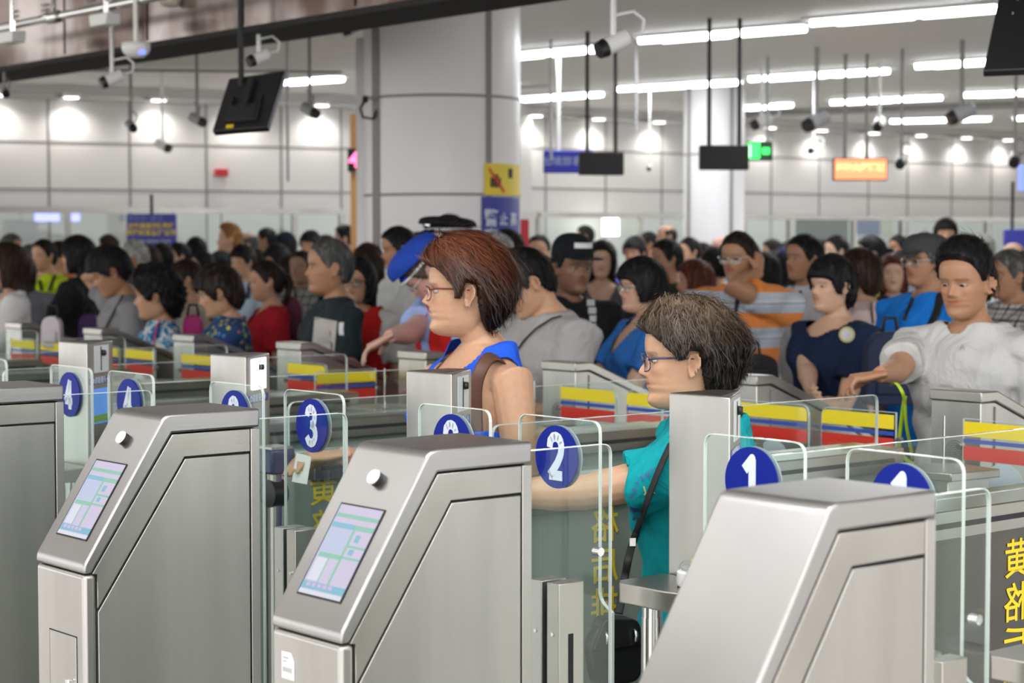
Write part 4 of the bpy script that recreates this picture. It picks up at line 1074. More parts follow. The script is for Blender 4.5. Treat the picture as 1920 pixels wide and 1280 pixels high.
SKC = np.array([-.035,0,.56]); SKR = np.array([.425,.348,.452])
def hair_fn(style):
    S = dict(fringe=.84, temple=.70, side=.46, over=.60, nape=.16, T=.07, drop=1.0, amp=.02, freq=24, curl=0.0, pole=(-.45,0,.9), back=0.0, width=1.0, top=0.0)
    S.update({
     'short': dict(fringe=.83,T=.055,side=.44,nape=.14),
     'crew': dict(fringe=.86,T=.028,side=.48,nape=.18,amp=.006),
     'balding': dict(fringe=1.02,temple=.86,T=.02,side=.48,nape=.16,amp=.006,bald=True),
     'fringe': dict(fringe=.66,temple=.62,T=.085,side=.42,nape=.12),
     'quiff': dict(fringe=.88,temple=.78,T=.035,top=.11,side=.52,over=.66,nape=.18,amp=.014,pole=(-.6,.1,.8),front=.06),
     'bob': dict(fringe=.66,temple=.55,T=.10,side=.20,over=.22,nape=.02,drop=1.22,amp=.02,width=1.02),
     'bobear': dict(fringe=.66,temple=.60,T=.10,side=.34,over=.58,nape=.04,drop=1.1,amp=.02),
     'perm': dict(fringe=.74,temple=.62,T=.17,side=.40,over=.56,nape=.06,drop=1.08,amp=.035,curl=.05),
     'long': dict(fringe=.80,temple=.62,T=.075,side=.0,over=.0,nape=-.3,drop=1.5,amp=.02,width=1.04),
     'tied': dict(fringe=.80,temple=.68,T=.05,side=.46,over=.60,nape=.18,amp=.012),
     'hero1': dict(fringe=.77,temple=.64,T=.10,side=.42,over=.60,nape=.03,drop=1.05,amp=.018,freq=17,back=.085,top=.05,front=.03,pole=(.55,-.25,.85),earback=-.175,shift=-.07,sq=0),
     'hero2': dict(fringe=.77,temple=.62,T=.10,side=.50,over=.60,nape=.04,drop=1.06,amp=.03,curl=.035,back=.13,top=.02,pole=(.1,-.2,1.0),earback=-.165,shift=-.05,sq=0),
    }[style] if style in ('short','crew','balding','fringe','quiff','bob','bobear','perm','long','tied','hero1','hero2') else {})
    sf=S.get('shift',0); eb=S.get('earback',-.15)
    xs = np.array([-.60,-.40,-.22,eb,eb+.04,-.02,.03,.09,.17+sf,.24+sf,.32+sf*.5,.45])
    zt = np.array([S['nape'],S['nape'],S['nape']+.03,min(S['over'],.30),S['over']-.02,S['over'],S['side'],S['side'],(S['side']+S['temple'])/2,S['temple'],S['fringe']-.02,S['fringe']])
    pole = np.array(S['pole'],float); pole /= np.linalg.norm(pole)
    u = np.cross(pole,[0,1,0.1]); u/=np.linalg.norm(u); v=np.cross(pole,u)
    def fn(D, lift=0.0, seed=0):
        D = np.asarray(D,float); R_ = SKR.copy()
        RR = np.tile(R_,(len(D),1)); low = D[:,2]<0
        RR[:,2] = np.where(low, R_[2]*S['drop'], R_[2])
        E = SKC + D*RR
        thr = np.interp(E[:,0], xs, zt)
        if S.get('bald'):
            # crown bare: hair only round the sides and back
            thr2 = E[:,2] < .80-.25*np.clip(E[:,0],-.4,.4)
            Mk = sstep(-.03,.03,E[:,2]-thr)*thr2
        else: Mk = sstep(-.025,.035,E[:,2]-thr)
        phi = np.arctan2(D@v, D@u); el = D@pole
        T = S['T']*(1+.15*np.sin(2*phi+1))
        T = T + S['back']*np.clip(-D[:,0],0,1)*np.clip(1-np.abs(D[:,2]-.1)*1.1,0,1) + S['top']*np.clip(D[:,2],0,1)**2 + S.get('front',0)*np.clip(D[:,0],0,1)*np.clip(D[:,2],0,1)*2
        g = S['amp']*(.55*np.sin(S['freq']*phi+3*el)+.3*np.sin(S['freq']*2.3*phi+5*el+1)+.3*np.sin(7*phi+6*el+seed))*np.sqrt(np.clip(1-el*el,0,1))
        if S['curl']:
            g = g + S['curl']*(np.sin(17*D[:,0]+5*D[:,2])*np.sin(19*D[:,1]+2)*np.sin(15*D[:,2]+1)+.5*np.sin(37*D[:,0])*np.sin(33*D[:,1]+1)*np.sin(35*D[:,2]))
        # lower sides get squarer so that the hair hangs
        k = 1 + np.where(low, (np.clip(-D[:,2],0,1)**2)*(S.get('sq',.35 if S['drop']>1.05 else .05)), 0)
        nrm = D/RR; nrm /= np.linalg.norm(nrm,axis=1)[:,None]
        off = (T+g)*Mk + lift*Mk - .10*(1-Mk)
        P = SKC + (E-SKC)*np.stack([k*S['width'],k*S['width'],np.ones_like(k)],1) + nrm*off[:,None]
        return P, Mk
    return fn, S, pole

def make_hair(style, HH, xf, matr, root, strands, seed, sw=.0035, name='hair'):
    fn, S, pole = hair_fn(style); rng = np.random.default_rng(seed)
    mb = MB(); na, ne = (64, 44) if strands < 900 else (128, 90)
    el = np.linspace(-math.pi/2+.02, math.pi/2-.02, ne); az = np.linspace(0,2*math.pi,na,endpoint=False)
    D = np.array([[math.cos(e)*math.cos(a),math.cos(e)*math.sin(a),math.sin(e)] for e in el for a in az])
    P,_ = fn(D, 0, seed)
    v = list(xf(P*HH)); f=[]
    for i in range(ne-1):
        for j in range(na):
            j2=(j+1)%na; f.append((i*na+j,i*na+j2,(i+1)*na+j2,(i+1)*na+j))
    f.append(tuple(range(na))[::-1]); f.append(tuple(range((ne-1)*na,ne*na)))
    mb.add(v,f)
    if style == 'long':                          # curtain of hair down the back and sides
        for (a0,a1,zb,off) in ((105,255,-.62,.03),):
            vv=[];ff=[]; nn=26; rows=12
            for lay in (0,1):
                for r in range(rows):
                    z=.55+(zb-.55)*r/(rows-1)
                    for q in range(nn):
                        a=R(a0+(a1-a0)*q/(nn-1)); ra=.47-.05*(r/rows) - (.10 if lay else 0); rb=.42-.03*(r/rows)-(.10 if lay else 0)
                        w_=1+.02*math.sin(q*2.1+r*.3)
                        vv.append((-.04+ra*math.cos(a)*w_*(1 if r<8 else .93), rb*math.sin(a)*w_, z))
            def I(l,r,q): return l*rows*nn+r*nn+q
            for r in range(rows-1):
                for q in range(nn-1):
                    ff.append((I(0,r,q),I(0,r,q+1),I(0,r+1,q+1),I(0,r+1,q))); ff.append((I(1,r,q),I(1,r+1,q),I(1,r+1,q+1),I(1,r,q+1)))
            for r in range(rows-1):
                ff.append((I(0,r,0),I(0,r+1,0),I(1,r+1,0),I(1,r,0))); ff.append((I(0,r,nn-1),I(1,r,nn-1),I(1,r+1,nn-1),I(0,r+1,nn-1)))
            for q in range(nn-1):
                ff.append((I(0,rows-1,q),I(0,rows-1,q+1),I(1,rows-1,q+1),I(1,rows-1,q)))
            mb.add(xf(np.array(vv)*HH),ff)
    if style == 'tied':
        pts=xf(np.array([[-.45,0,.62],[-.58,0,.60],[-.64,0,.45],[-.60,0,.2],[-.52,0,-.1]])*HH); mb.tube(pts,[.09*HH,.12*HH,.12*HH,.09*HH,.03*HH],10)
    # strands lie on the surface and follow the combing direction away from the pole
    if strands:
        n=strands; X=rng.normal(size=(n,3)); X/=np.linalg.norm(X,axis=1)[:,None]
        _,mk=fn(X); X=X[mk>.6]; n=len(X)
        T_=X-pole*(X@pole)[:,None]; cosv=(X@pole); T_=-(pole-X*cosv[:,None]); T_/=np.linalg.norm(T_,axis=1)[:,None]+1e-9
        ln=rng.uniform(.35,.85,n); segs=8; sd=rng.uniform(-.25,.25,n); wob=rng.uniform(0,6.28,n)
        B_=np.cross(X,T_); pts=[]; lf=rng.uniform(.0,.022,n)+(.03*(rng.random(n)<.12)) if sw>.0015 else rng.uniform(.0,.034,n)+(.055*(rng.random(n)<.14))
        if S['curl']: sd=rng.uniform(-.6,.6,n)
        for i in range(segs+1):
            t=(i/segs-.35)*ln; side=np.sin(t*5+wob)*.06+sd*t*.5
            Q=X*np.cos(t)[:,None]+T_*np.sin(t)[:,None]+B_*side[:,None]; Q/=np.linalg.norm(Q,axis=1)[:,None]
            P,mk=fn(Q,0,seed); P=P+Q*((lf*(.4+1.2*(i/segs)**2)+.004)*mk)[:,None]
            pts.append((P,mk,Q))
        w0=rng.uniform(.5,1.2,n)*sw
        v=[];f=[]
        allP=[xf(p*HH) for p,_,_ in pts]
        for i in range(segs+1):
            t1=allP[min(i+1,segs)]-allP[max(i-1,0)]; t1/=np.linalg.norm(t1,axis=1)[:,None]+1e-9
            nn=np.einsum('ij,kj->ki',xf.R,pts[i][2]); b=np.cross(t1,nn); b/=np.linalg.norm(b,axis=1)[:,None]+1e-9
            wd=w0*(math.sin(math.pi*(i+.6)/(segs+1.2)))**.6
            v.append(allP[i]-b*wd[:,None]); v.append(allP[i]+b*wd[:,None])
        V=np.concatenate(v); mkall=np.min([mk for _,mk,_ in pts[:segs-1]],axis=0)
        ok=np.where(mkall>(.35 if sw>.0015 else .22))[0]
        idx=np.arange(2*(segs+1))*n
        base=0; vs=[]; fs=[]
        for s in ok:
            vs.extend(V[idx+s]); 
            for i in range(segs): fs.append((base+2*i,base+2*i+1,base+2*i+3,base+2*i+2))
            base+=2*(segs+1)
        mb.add(vs,fs)
    return mb.build(name, matr, root, smooth=True)

class XF:
    def __init__(s, Rm, T): s.R=np.array(Rm,float); s.T=np.array(T,float)
    def __call__(s, P): return np.asarray(P,float)@s.R.T + s.T
def rotm(yaw, pitch, roll):
    cy,sy=math.cos(yaw),math.sin(yaw); cp,sp=math.cos(pitch),math.sin(pitch); cr,sr=math.cos(roll),math.sin(roll)
    Rz=np.array([[cy,-sy,0],[sy,cy,0],[0,0,1]]); Ry=np.array([[cp,0,sp],[0,1,0],[-sp,0,cp]]); Rx=np.array([[1,0,0],[0,cr,-sr],[0,sr,cr]])
    return Rz@Ry@Rx

def hand(mb, W_, f, n, curl=.6, s=1.0, side=1, res=8, spread=.12, thumb=.5):
    """W_ wrist, f direction of the palm, n palm normal (towards the gripping side)"""
    f=Vector(f).normalized(); n=Vector(n); n=(n-f*n.dot(f)).normalized(); t=f.cross(n)*side
    W_=Vector(W_)
    def pt(a,b,c): return W_+f*(a*s)+t*(b*s)+n*(c*s)
    mb.tube([pt(-.02,0,0),pt(.0,0,0),pt(.03,.002,.001),(pt(.06,.002,.002)),pt(.088,0,.0)],[.026*s,.028*s,.036*s,.041*s,.038*s],14,flat=(1,.40),up=t)
    for i,(off,L_,r) in enumerate(((.030,.074,.0092),(.010,.082,.0095),(-.011,.076,.009),(-.030,.060,.008))):
        a0=(off)*spread*10; d=(f+t*a0*.35).normalized(); c=curl*(1+.12*i)
        p=pt(.078,off,.0); pts=[pt(.055,off*.9,0),p]; ang=0
        for seg,fr in enumerate((.45,.30,.25)):
            ang+=c*(.75,.85,.6)[seg]
            dd=d*math.cos(ang)+n*math.sin(ang); p=p+dd*(L_*fr*s); pts.append(p)
        mb.tube(pts,[r*s,r*1.08*s,r*1.0*s,r*.92*s,r*.72*s],res)
    p=pt(.018,.026,.006); d=(f*.62+t*.78+n*.35*thumb*2).normalized(); d2=(f*.85+t*.35+n*.45*thumb*2).normalized()
    mb.tube([pt(.005,.012,.003),p,p+d*.036*s,p+d*.036*s+d2*.030*s,p+d*.036*s+d2*.044*s],[.013*s,.0135*s,.0115*s,.0105*s,.007*s],res)

def ik(S_, T_, a, b, hint):
    S_,T_=Vector(S_),Vector(T_); d=T_-S_; L_=d.length; mx=(a+b)*.995
    if L_>mx: T_=S_+d*(mx/L_); d=T_-S_; L_=mx
    if L_<abs(a-b)+.02: L_=abs(a-b)+.02
    x=(a*a-b*b+L_*L_)/(2*L_); h=math.sqrt(max(a*a-x*x,1e-6)); u=d.normalized(); hn=Vector(hint); hn=(hn-u*hn.dot(u)).normalized()
    return S_+u*x+hn*h, T_

TORSO=[(.455,-.002,.050,.088),(.50,-.006,.064,.100),(.535,-.008,.068,.103),(.575,-.004,.062,.095),(.62,.0,.057,.082),(.66,.004,.060,.084),(.70,.008,.066,.090),(.74,.010,.070,.098),(.775,.006,.067,.104),(.802,.0,.058,.104),(.822,-.006,.046,.086),(.838,-.010,.038,.060),(.852,-.012,.033,.040)]
def remesh(mb, voxel, name, mats, root, smooth_it=2, parent_loc=None):
    me=mb.mesh(name+'_src'); o=bpy.data.objects.new(name+'_src',me); COL.objects.link(o)
    r=o.modifiers.new('r','REMESH'); r.mode='VOXEL'; r.voxel_size=voxel; r.adaptivity=0
    if smooth_it:
        s=o.modifiers.new('s','SMOOTH'); s.factor=.5; s.iterations=smooth_it
    new=eval_mesh(o); bpy.data.objects.remove(o); bpy.data.meshes.remove(me)
    new.materials.clear()
    for m_ in mats: new.materials.append(m_)
    new.polygons.foreach_set('use_smooth',[True]*len(new.polygons)); new.name=name
    return new

def person(label, X, top, hp, az, skin='light', hair='short', hc='black', shirt=(.3,.3,.3), sleeve='short', pants=(.03,.035,.05), fem=False,
           build=1.0, arms=('down','down'), head=(0,0,0), lean=0.0, voxel=None, d=None, strands=300, glasses=None, neck='crew', group='people queueing behind the gates', cap=None, hero=0, H=None, long_sleeve=False, twist=0.0, hand_fix=None, dy=0, earring=False, vest=None, headfwd=0.0):
    hairT={'short':.072,'crew':.042,'balding':.034,'fringe':.105,'quiff':.155,'bob':.122,'bobear':.122,'perm':.20,'long':.094,'tied':.067,'hero1':.170,'hero2':.150}.get(hair,.05)
    if cap: hairT={'cap':.12,'snap':.14,'flat':.06,'beret':.12,'peak':.03}[cap[0]]
    y=d if d else .225*(1+hairT)*F/hp
    if H is None:
        ztop=CAMZ+(450-top)/F*y
    P0=at_y(X,top,y)
    if H is not None and lean==0 and head[1]<10: H=None
    Htot=P0.z if H is None else H
    s=1.0
    HH=min(.245,max(.205,.225 if hp is None else hp/F*y/(1+hairT*.9)))
    Hs=Htot-hairT*HH            # crown of the skull above the floor when upright
    Hs=max(1.30,Hs)
    Hb=(Hs-HH)/.852   # body scale: chin at .872
    if lean: Hb/= (1-.5*(1-math.cos(R(lean))))
    rot=-R(90)-R(az); sc=Hb
    fx,fy=math.cos(rot),math.sin(rot)
    # body local frame: x forward, y left, z up (metres)
    def bend(P):
        """lean of the trunk about the hips"""
        P=np.asarray(P,float).copy()
        if lean:
            t=sstep(.50*sc,.66*sc,P[...,2]); a=R(lean)*t; zz=P[...,2]-.52*sc; xx=P[...,0]
            P[...,0]=xx*np.cos(a)+zz*np.sin(a); P[...,2]=.52*sc+zz*np.cos(a)-xx*np.sin(a)
        return P
    def bp(x,y_,z): return Vector(bend(np.array([x*sc,y_*sc,z*sc])))
    neckb=bp(-.014,0,.845)
    la=R(lean)*.75
    Rh=rotm(R(head[0]),R(head[1])+la,R(head[2]))
    piv=np.array([-.10,0,.10])*HH                       # where the neck meets the head
    nt=neckb+Vector((.012*math.cos(la)+.038*sc*math.sin(la)*1.0,0,.0))+Vector((0.006,0,.034*sc*math.cos(la)))
    Th=np.array(nt)-Rh@piv+np.array([headfwd,0,-.0])
    hx=XF(Rh,Th)
    ctr=hx(np.array([[-.03*HH,0,.5*HH]]))[0]
    # put the head centre on the sight line
    wantx=P0.x; wanty=y
    rx=ctr[0]*math.cos(rot)-ctr[1]*math.sin(rot); ry=ctr[0]*math.sin(rot)+ctr[1]*math.cos(rot)
    loc=Vector((wantx-rx, wanty-ry, 0))
    # correct the height of the crown
    crown=hx(np.array([[-.05*HH,0,HH*(1+hairT)]]))[0][2]
    if voxel is None: voxel=.0065 if y<7.5 else (.008 if y<10.5 else .011)
    bf=build*(1.0 if fem else 1.06)
    body=MB()
    def torso(mb,inf,z0=.455,z1=.853,wid=1.0,cut=None):
        v=[];f=[];n=28; rows=[r for r in TORSO if z0<=r[0]<=z1]
        # resample
        zz=np.linspace(max(z0,TORSO[0][0]),min(z1,TORSO[-1][0]),26); A=np.array(TORSO)
        for z in zz:
            xc,a_,b_=(np.interp(z,A[:,0],A[:,i]) for i in (1,2,3))
            bust=.0
            if fem: bust=.011*math.exp(-((z-.735)/.032)**2)
            belly=(bf-1)*.6*math.exp(-((z-.61)/.09)**2) + (build-1)*.25
            sh=1.06 if (not fem and z>.74) else 1.0
            for k in range(n):
                t=2*math.pi*k/n; c_,s_=math.cos(t),math.sin(t)
                ax=a_*(1+belly*(1 if c_>0 else .4)); 
                x=xc+np.sign(c_)*abs(c_)**.88*ax*bf+ (bust*max(0,c_)*(1-.55*math.exp(-(s_/.25)**2)) if c_>0 else 0)
                yy=np.sign(s_)*abs(s_)**.92*b_*bf*sh*wid
                x_,y_=x*sc+math.cos(t)*inf, yy*sc+math.sin(t)*inf
                v.append((x_,y_,z*sc+(inf*.8 if z==zz[-1] else 0)))
        v=bend(np.array(v))
        if twist:
            pass
        m_=len(zz)
        for i in range(m_-1):
            for k in range(n):
                k2=(k+1)%n; f.append((i*n+k,i*n+k2,(i+1)*n+k2,(i+1)*n+k))
        f.append(tuple(range(n))[::-1]); f.append(tuple(range((m_-1)*n,m_*n)))
        mb.add(v,f)
    torso(body,0)
    hn=Vector(hx(np.array([[-.09*HH,0,.16*HH]]))[0]); hn0=Vector(hx(np.array([[-.08*HH,0,.34*HH]]))[0])
    nr=(.0275 if fem else .033)*sc*(.5+.5*build)
    body.tube([bp(-.014,0,.80),neckb,neckb.lerp(hn,.5),hn,hn0],[nr*2.1,nr*1.38,nr*1.0,nr*1.0,nr*.9],18)
    sw_=(.108 if fem else .118)*bf
    # legs (upright from the hips)
    for s_ in (-1,1):
        body.tube([Vector((0,.05*s_*sc,.50*sc)),Vector((.002*sc,.052*s_*sc,.40*sc)),Vector((.006*sc,.055*s_*sc,.275*sc)),Vector((-.006*sc,.056*s_*sc,.20*sc)),Vector((-.012*sc,.056*s_*sc,.05*sc)),Vector((-.012*sc,.056*s_*sc,.025*sc))],[.053*sc*build,.046*sc*build,.031*sc,.032*sc,.020*sc,.022*sc],12)
        body.tube([Vector((-.03*sc,.056*s_*sc,.022*sc)),Vector((.02*sc,.058*s_*sc,.024*sc)),Vector((.08*sc,.062*s_*sc,.014*sc)),Vector((.11*sc,.064*s_*sc,.012*sc))],[.02*sc,.024*sc,.019*sc,.010*sc],10)
    UA,FA=.175*sc,.150*sc; arminfo=[]
    inv=lambda w: Vector((( (w-loc).x*math.cos(rot)+(w-loc).y*math.sin(rot)),(-(w-loc).x*math.sin(rot)+(w-loc).y*math.cos(rot)),w.z))
    for s_,spec in ((1,arms[0]),(-1,arms[1])):          # left arm, right arm
        S_=bp(-.006,sw_*s_,.797); curl=.35; pn=None; hs=sc/1.66; th=.5; fd=None
        if spec=='down': T_=S_+Vector((.03*sc,.035*s_*sc,-.318*sc)); hint=(-1,.3*s_,0)
        elif spec=='bag': T_=S_+Vector((.08*sc,.02*s_*sc,-.30*sc)); hint=(-1,.5*s_,0)
        elif spec=='hold': T_=bp(.19,.03*s_,.63); hint=(-.6,1.0*s_,-1); curl=.75; pn=(0,-s_,.6)
        elif spec=='phone': T_=bp(.20,.04*s_,.72); hint=(-.3,.8*s_,-1); curl=.8; pn=(-.6,-s_*.4,.5)
        elif spec=='ear': T_=Vector(hx(np.array([[-.0,.50*s_,.18]])*HH)[0]); hint=(.6,.8*s_,-1); curl=.9; pn=(0,-s_,.2)
        elif spec=='headback': T_=Vector(hx(np.array([[.02,.48*s_,.42]])*HH)[0]); hint=(.5,1.2*s_,.1); curl=.5; pn=(0,-s_,0)
        else:
            S_=S_+(inv(Vector(spec[0]))-S_).normalized()*.03
            T_=inv(Vector(spec[0])); hint=inv(Vector(spec[1])+loc)-inv(loc) if len(spec)>1 and spec[1] else (-.3,.5*s_,-1)
            curl=spec[2] if len(spec)>2 else .5; pn=spec[3] if len(spec)>3 else None; fd=spec[4] if len(spec)>4 else None
            if pn is not None: pn=inv(Vector(pn)+loc)-inv(loc)
            if fd is not None: fd=inv(Vector(fd)+loc)-inv(loc)
        E_,T_=ik(S_,T_,UA,FA,hint)
        bs=.5+.5*build
        body.tube([bp(-.006,sw_*s_*.55,.79),S_,S_.lerp(E_,.35),S_.lerp(E_,.75),E_,E_.lerp(T_,.25),E_.lerp(T_,.7),T_],[.036*sc*bs,.034*sc*bs,.029*sc*bs,.0255*sc*bs,.0235*sc*bs,.0245*sc*bs,.018*sc*bs,.0150*sc],14)
        if pn is None: pn=Vector((0.1,-s_,0))
        fdir_=(T_-E_) if fd is None else Vector(fd)
        if spec in('ear','headback'): fdir_=Vector(hx.R@np.array([-.5,-.2*s_,.8]))
        hand(body,T_,fdir_,pn,curl,hs,side=s_*(1),res=8 if not hero else 12,thumb=th)
        arminfo.append((S_,E_,T_,s_))
    head_mesh(body,HH,hx,na=72 if not hero else 128,nz=84 if not hero else 150,fem=fem)
    me=remesh(body,voxel,'person',[skinmat()],None,2 if voxel>.005 else 3)
    # skin tones; shade of mouth line, nostrils and ear hollow put in
    n=len(me.vertices); co=np.empty(n*3); me.vertices.foreach_get('co',co); co=co.reshape(-1,3)
    hl=(co-hx.T)@hx.R/HH; x_,y__,z_=hl[:,0],np.abs(hl[:,1]),hl[:,2]
    base=np.array(SKIN[skin]); C=np.tile(base,(n,1))
    inh=(z_>-.05)&(x_>.1)
    def mixc(w,c):
        nonlocal C; C=C*(1-w[:,None])+np.array(c)*w[:,None]
    mixc(.30*np.exp(-((y__-.17)/.09)**2-((z_-.36)/.09)**2)*inh, base*np.array([1.15,.75,.72]))
    mixc(.25*np.exp(-(y__/.07)**2-((z_-.38)/.06)**2)*inh, base*np.array([1.1,.72,.68]))
    lip=np.clip(1.2*np.exp(-(y__/.085)**4-((z_-.263)/.030)**4)*(x_>.33),0,1); mixc(lip*.9, base*np.array([.92,.46,.44]))
    mixc(np.clip(np.exp(-(y__/.09)**4-((z_-.262)/.006)**2)*(x_>.3),0,1)*.7, base*.25)
    zb=.585-.25*np.abs(y__-.13)**1.5
    brow=np.exp(-((z_-zb)/.013)**2)*(y__>.045)*(y__<.225)*(x_>.2); mixc(np.clip(brow,0,1)*(.55 if not fem else .45),(.03,.022,.018))
    eye=np.exp(-((z_-.497)/.011)**2)*(y__>.075)*(y__<.20)*(x_>.2); mixc(np.clip(eye*1.2,0,1)*.85,(.03,.02,.018))
    mixc(np.clip(np.exp(-((y__-.038)/.018)**2-((z_-.338)/.010)**2)*(x_>.36),0,1)*.7, base*.3)
    ear_shade=np.exp(-((x_+.045)/.028)**2-((z_-.44)/.050)**2)*(y__>.30)*(y__<.372); mixc(np.clip(ear_shade,0,1)*.5, base*np.array([.55,.35,.30]))
    if hair in('crew','balding','short'):      # close cropped shade at the temples and nape
        pass
    col=me.color_attributes.new('tone','FLOAT_COLOR','POINT'); arr=np.ones((n,4)); arr[:,:3]=C; col.data.foreach_set('color',arr.ravel())
    root=bpy.data.objects.new('person',me); COL.objects.link(root); root.location=loc; root.rotation_euler=(0,0,rot)
    tag(root,label,'person',group)
    # eyes
    if y<9.6:
        for s_ in (-1,1):
            e=MB(); c=hx(np.array([[.279,.132*s_,.497]])*HH)[0]; r_=.056*HH
            e.lathe([(r_*math.sin(math.pi*i/10)+1e-5,-r_*math.cos(math.pi*i/10)) for i in range(11)],n=20)
            V=np.array(e.v)*[.52,1,1]; Rr=hx.R@np.array([[0,0,1],[0,1,0],[-1,0,0]]); e.v=[tuple(q) for q in (V@Rr.T+c)]
            if 'eyem' not in _mc: _mc['eyem']=[mat('eye_white',(.40,.36,.33),.3),mat('iris',(.03,.015,.01),.1)]
            e.m=[0]*len(e.f)
            fc=np.array([np.mean([V[i][2] for i in f],axis=0) for f in e.f]); e.m=[1 if z>.70*r_ else 0 for z in fc]
            e.build('eye',_mc['eyem'],root,smooth=True)
    # hair
    sd=abs(hash(label))%1000 if False else int(X*7+top)%997
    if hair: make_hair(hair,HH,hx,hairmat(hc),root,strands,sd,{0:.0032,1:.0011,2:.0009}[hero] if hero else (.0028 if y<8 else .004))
    # clothes
    sh=MB(); torso(sh,.017,.475,.845,wid=1.0)
    flare={'short':.62,'long':2.0,'none':0,'elbow':.95}[sleeve]
    for (S_,E_,T_,s_) in arminfo:
        if flare==0: continue
        r0=.036*sc*(.5+.5*build); a=bp(-.006,sw_*s_*.45,.80)
        pts=[a,S_+Vector((0,0,.002)),S_.lerp(E_,.35),S_.lerp(E_,min(flare,.9))]; rr=[r0*1.35,r0*1.28+.008,r0*1.02+.013,r0*.90+.019]
        if flare<1: 
            pts.append(S_.lerp(E_,flare+.03)); rr.append(rr[-1]*.96)
        else:
            pts+= [E_,E_.lerp(T_,.5),E_.lerp(T_,.95)]; rr+=[r0*.74+.013,r0*.66+.011,r0*.48+.010]
        sh.tube(pts,rr,16)
    vx=.010 if y>9 else (.008 if not hero else .0045)
    sm=remesh(sh,vx,'shirt',[cloth(shirt)],root,2 if not hero else 5)
    n=len(sm.vertices); co=np.empty(n*3); sm.vertices.foreach_get('co',co); co=co.reshape(-1,3)
    # folds
    rng=np.random.default_rng(sd); amp=.0035 if y>6 or hero==0 else .0045
    ph=rng.uniform(0,6,4); nrm=np.empty(n*3); sm.vertices.foreach_get('normal',nrm); nrm=nrm.reshape(-1,3)
    wv=np.sin(co[:,0]*38+co[:,2]*26+ph[0]+1.5*np.sin(co[:,1]*17))+np.sin(co[:,1]*41-co[:,2]*30+ph[1]+1.4*np.sin(co[:,0]*21))+.6*np.sin(co[:,2]*60+co[:,1]*30+ph[2])
    co=co+nrm*(amp*wv)[:,None]; sm.vertices.foreach_set('co',co.ravel())
    # neckline and armholes: cut the faces that lie inside them
    nb=np.array(bp(-.010,0,.842)); up_=np.array(bp(-.01,0,.86))-np.array(bp(-.01,0,.80)); up_/=np.linalg.norm(up_)
    fwd=np.array([math.cos(R(lean)),0,-math.sin(R(lean))])
    rel=co-nb; hgt=rel@up_; fw=rel@fwd; lat=rel[:,1]
    if neck=='crew': dep=-.012*sc; cutv=(np.hypot(fw/.050,lat/.052)<sc*.98)&(hgt>dep-.02-.25*np.clip(fw,0,.1))
    elif neck=='wide': cutv=(np.hypot(fw/.075,lat/.078)<sc*1.0)&(hgt>-.028-.45*np.clip(fw,0,.1))
    elif neck=='v': cutv=((np.hypot(fw/.055,lat/.056)<sc)&(hgt>-.02))|((fw>0)&(np.abs(lat)<(.058*sc+.55*np.minimum(hgt,0)))&(hgt>-.12))
    elif neck=='tank': cutv=((np.hypot(fw/.05,lat/.048)<sc)&(hgt>-.04))|((fw>0)&(np.abs(lat)<(.050*sc+.36*np.minimum(hgt,0)))&(hgt>-.16))|((np.abs(lat)>.077*sc)&(hgt>-.115*sc))
    else: cutv=np.zeros(n,bool)
    import bmesh
    bm=bmesh.new(); bm.from_mesh(sm); bm.verts.ensure_lookup_table()
    bmesh.ops.delete(bm,geom=[bm.verts[i] for i in np.where(cutv)[0]],context='VERTS'); bm.to_mesh(sm); bm.free()
    sho=bpy.data.objects.new('shirt',sm); COL.objects.link(sho); sho.parent=root
    sd_=sho.modifiers.new('t','SOLIDIFY'); sd_.thickness=.003; sd_.offset=-1
    if vest:
        vm=MB(); torso(vm,.026,.475,.845,wid=1.0); ve=remesh(vm,.009,'vest',[cloth(vest)],root,2)
        n2=len(ve.vertices); c2=np.empty(n2*3); ve.vertices.foreach_get('co',c2); c2=c2.reshape(-1,3); r2=c2-nb; h2=r2@up_; f2=r2@fwd
        cv=(np.hypot(f2/.06,r2[:,1]/.064)<sc)&(h2>-.03)|((np.abs(r2[:,1])>.098*sc)&(h2>-.16*sc))|((f2>0)&(np.abs(r2[:,1])<.02*sc)&(h2<0))
        bm=bmesh.new(); bm.from_mesh(ve); bm.verts.ensure_lookup_table(); bmesh.ops.delete(bm,geom=[bm.verts[i] for i in np.where(cv)[0]],context='VERTS'); bm.to_mesh(ve); bm.free()
        vo=bpy.data.objects.new('vest',ve); COL.objects.link(vo); vo.parent=root; vo.modifiers.new('t','SOLIDIFY').thickness=.003
    # trousers and shoes
    tr_=MB(); A=np.array(TORSO)
    v=[];f=[];nn=24; zz=np.linspace(.44,.535,6)
    for z in zz:
        xc,a_,b_=(np.interp(z,A[:,0],A[:,i]) for i in (1,2,3))
        for k in range(nn):
            t=2*math.pi*k/nn; v.append(((xc+math.cos(t)*a_*bf)*sc+math.cos(t)*.006,(math.sin(t)*b_*bf)*sc+math.sin(t)*.006,z*sc))
    for i in range(5):
        for k in range(nn): k2=(k+1)%nn; f.append((i*nn+k,i*nn+k2,(i+1)*nn+k2,(i+1)*nn+k))
    f.append(tuple(range(nn))[::-1]); f.append(tuple(range(5*nn,6*nn))); tr_.add(v,f)
    for s_ in (-1,1):
        tr_.tube([Vector((0,.05*s_*sc,.50*sc)),Vector((.002*sc,.052*s_*sc,.40*sc)),Vector((.006*sc,.055*s_*sc,.275*sc)),Vector((-.012*sc,.056*s_*sc,.045*sc))],[.062*sc*build,.055*sc*build,.042*sc,.036*sc],14)
    pm=remesh(tr_,.014,'trousers',[cloth(pants)],root,2); po=bpy.data.objects.new('trousers',pm); COL.objects.link(po); po.parent=root
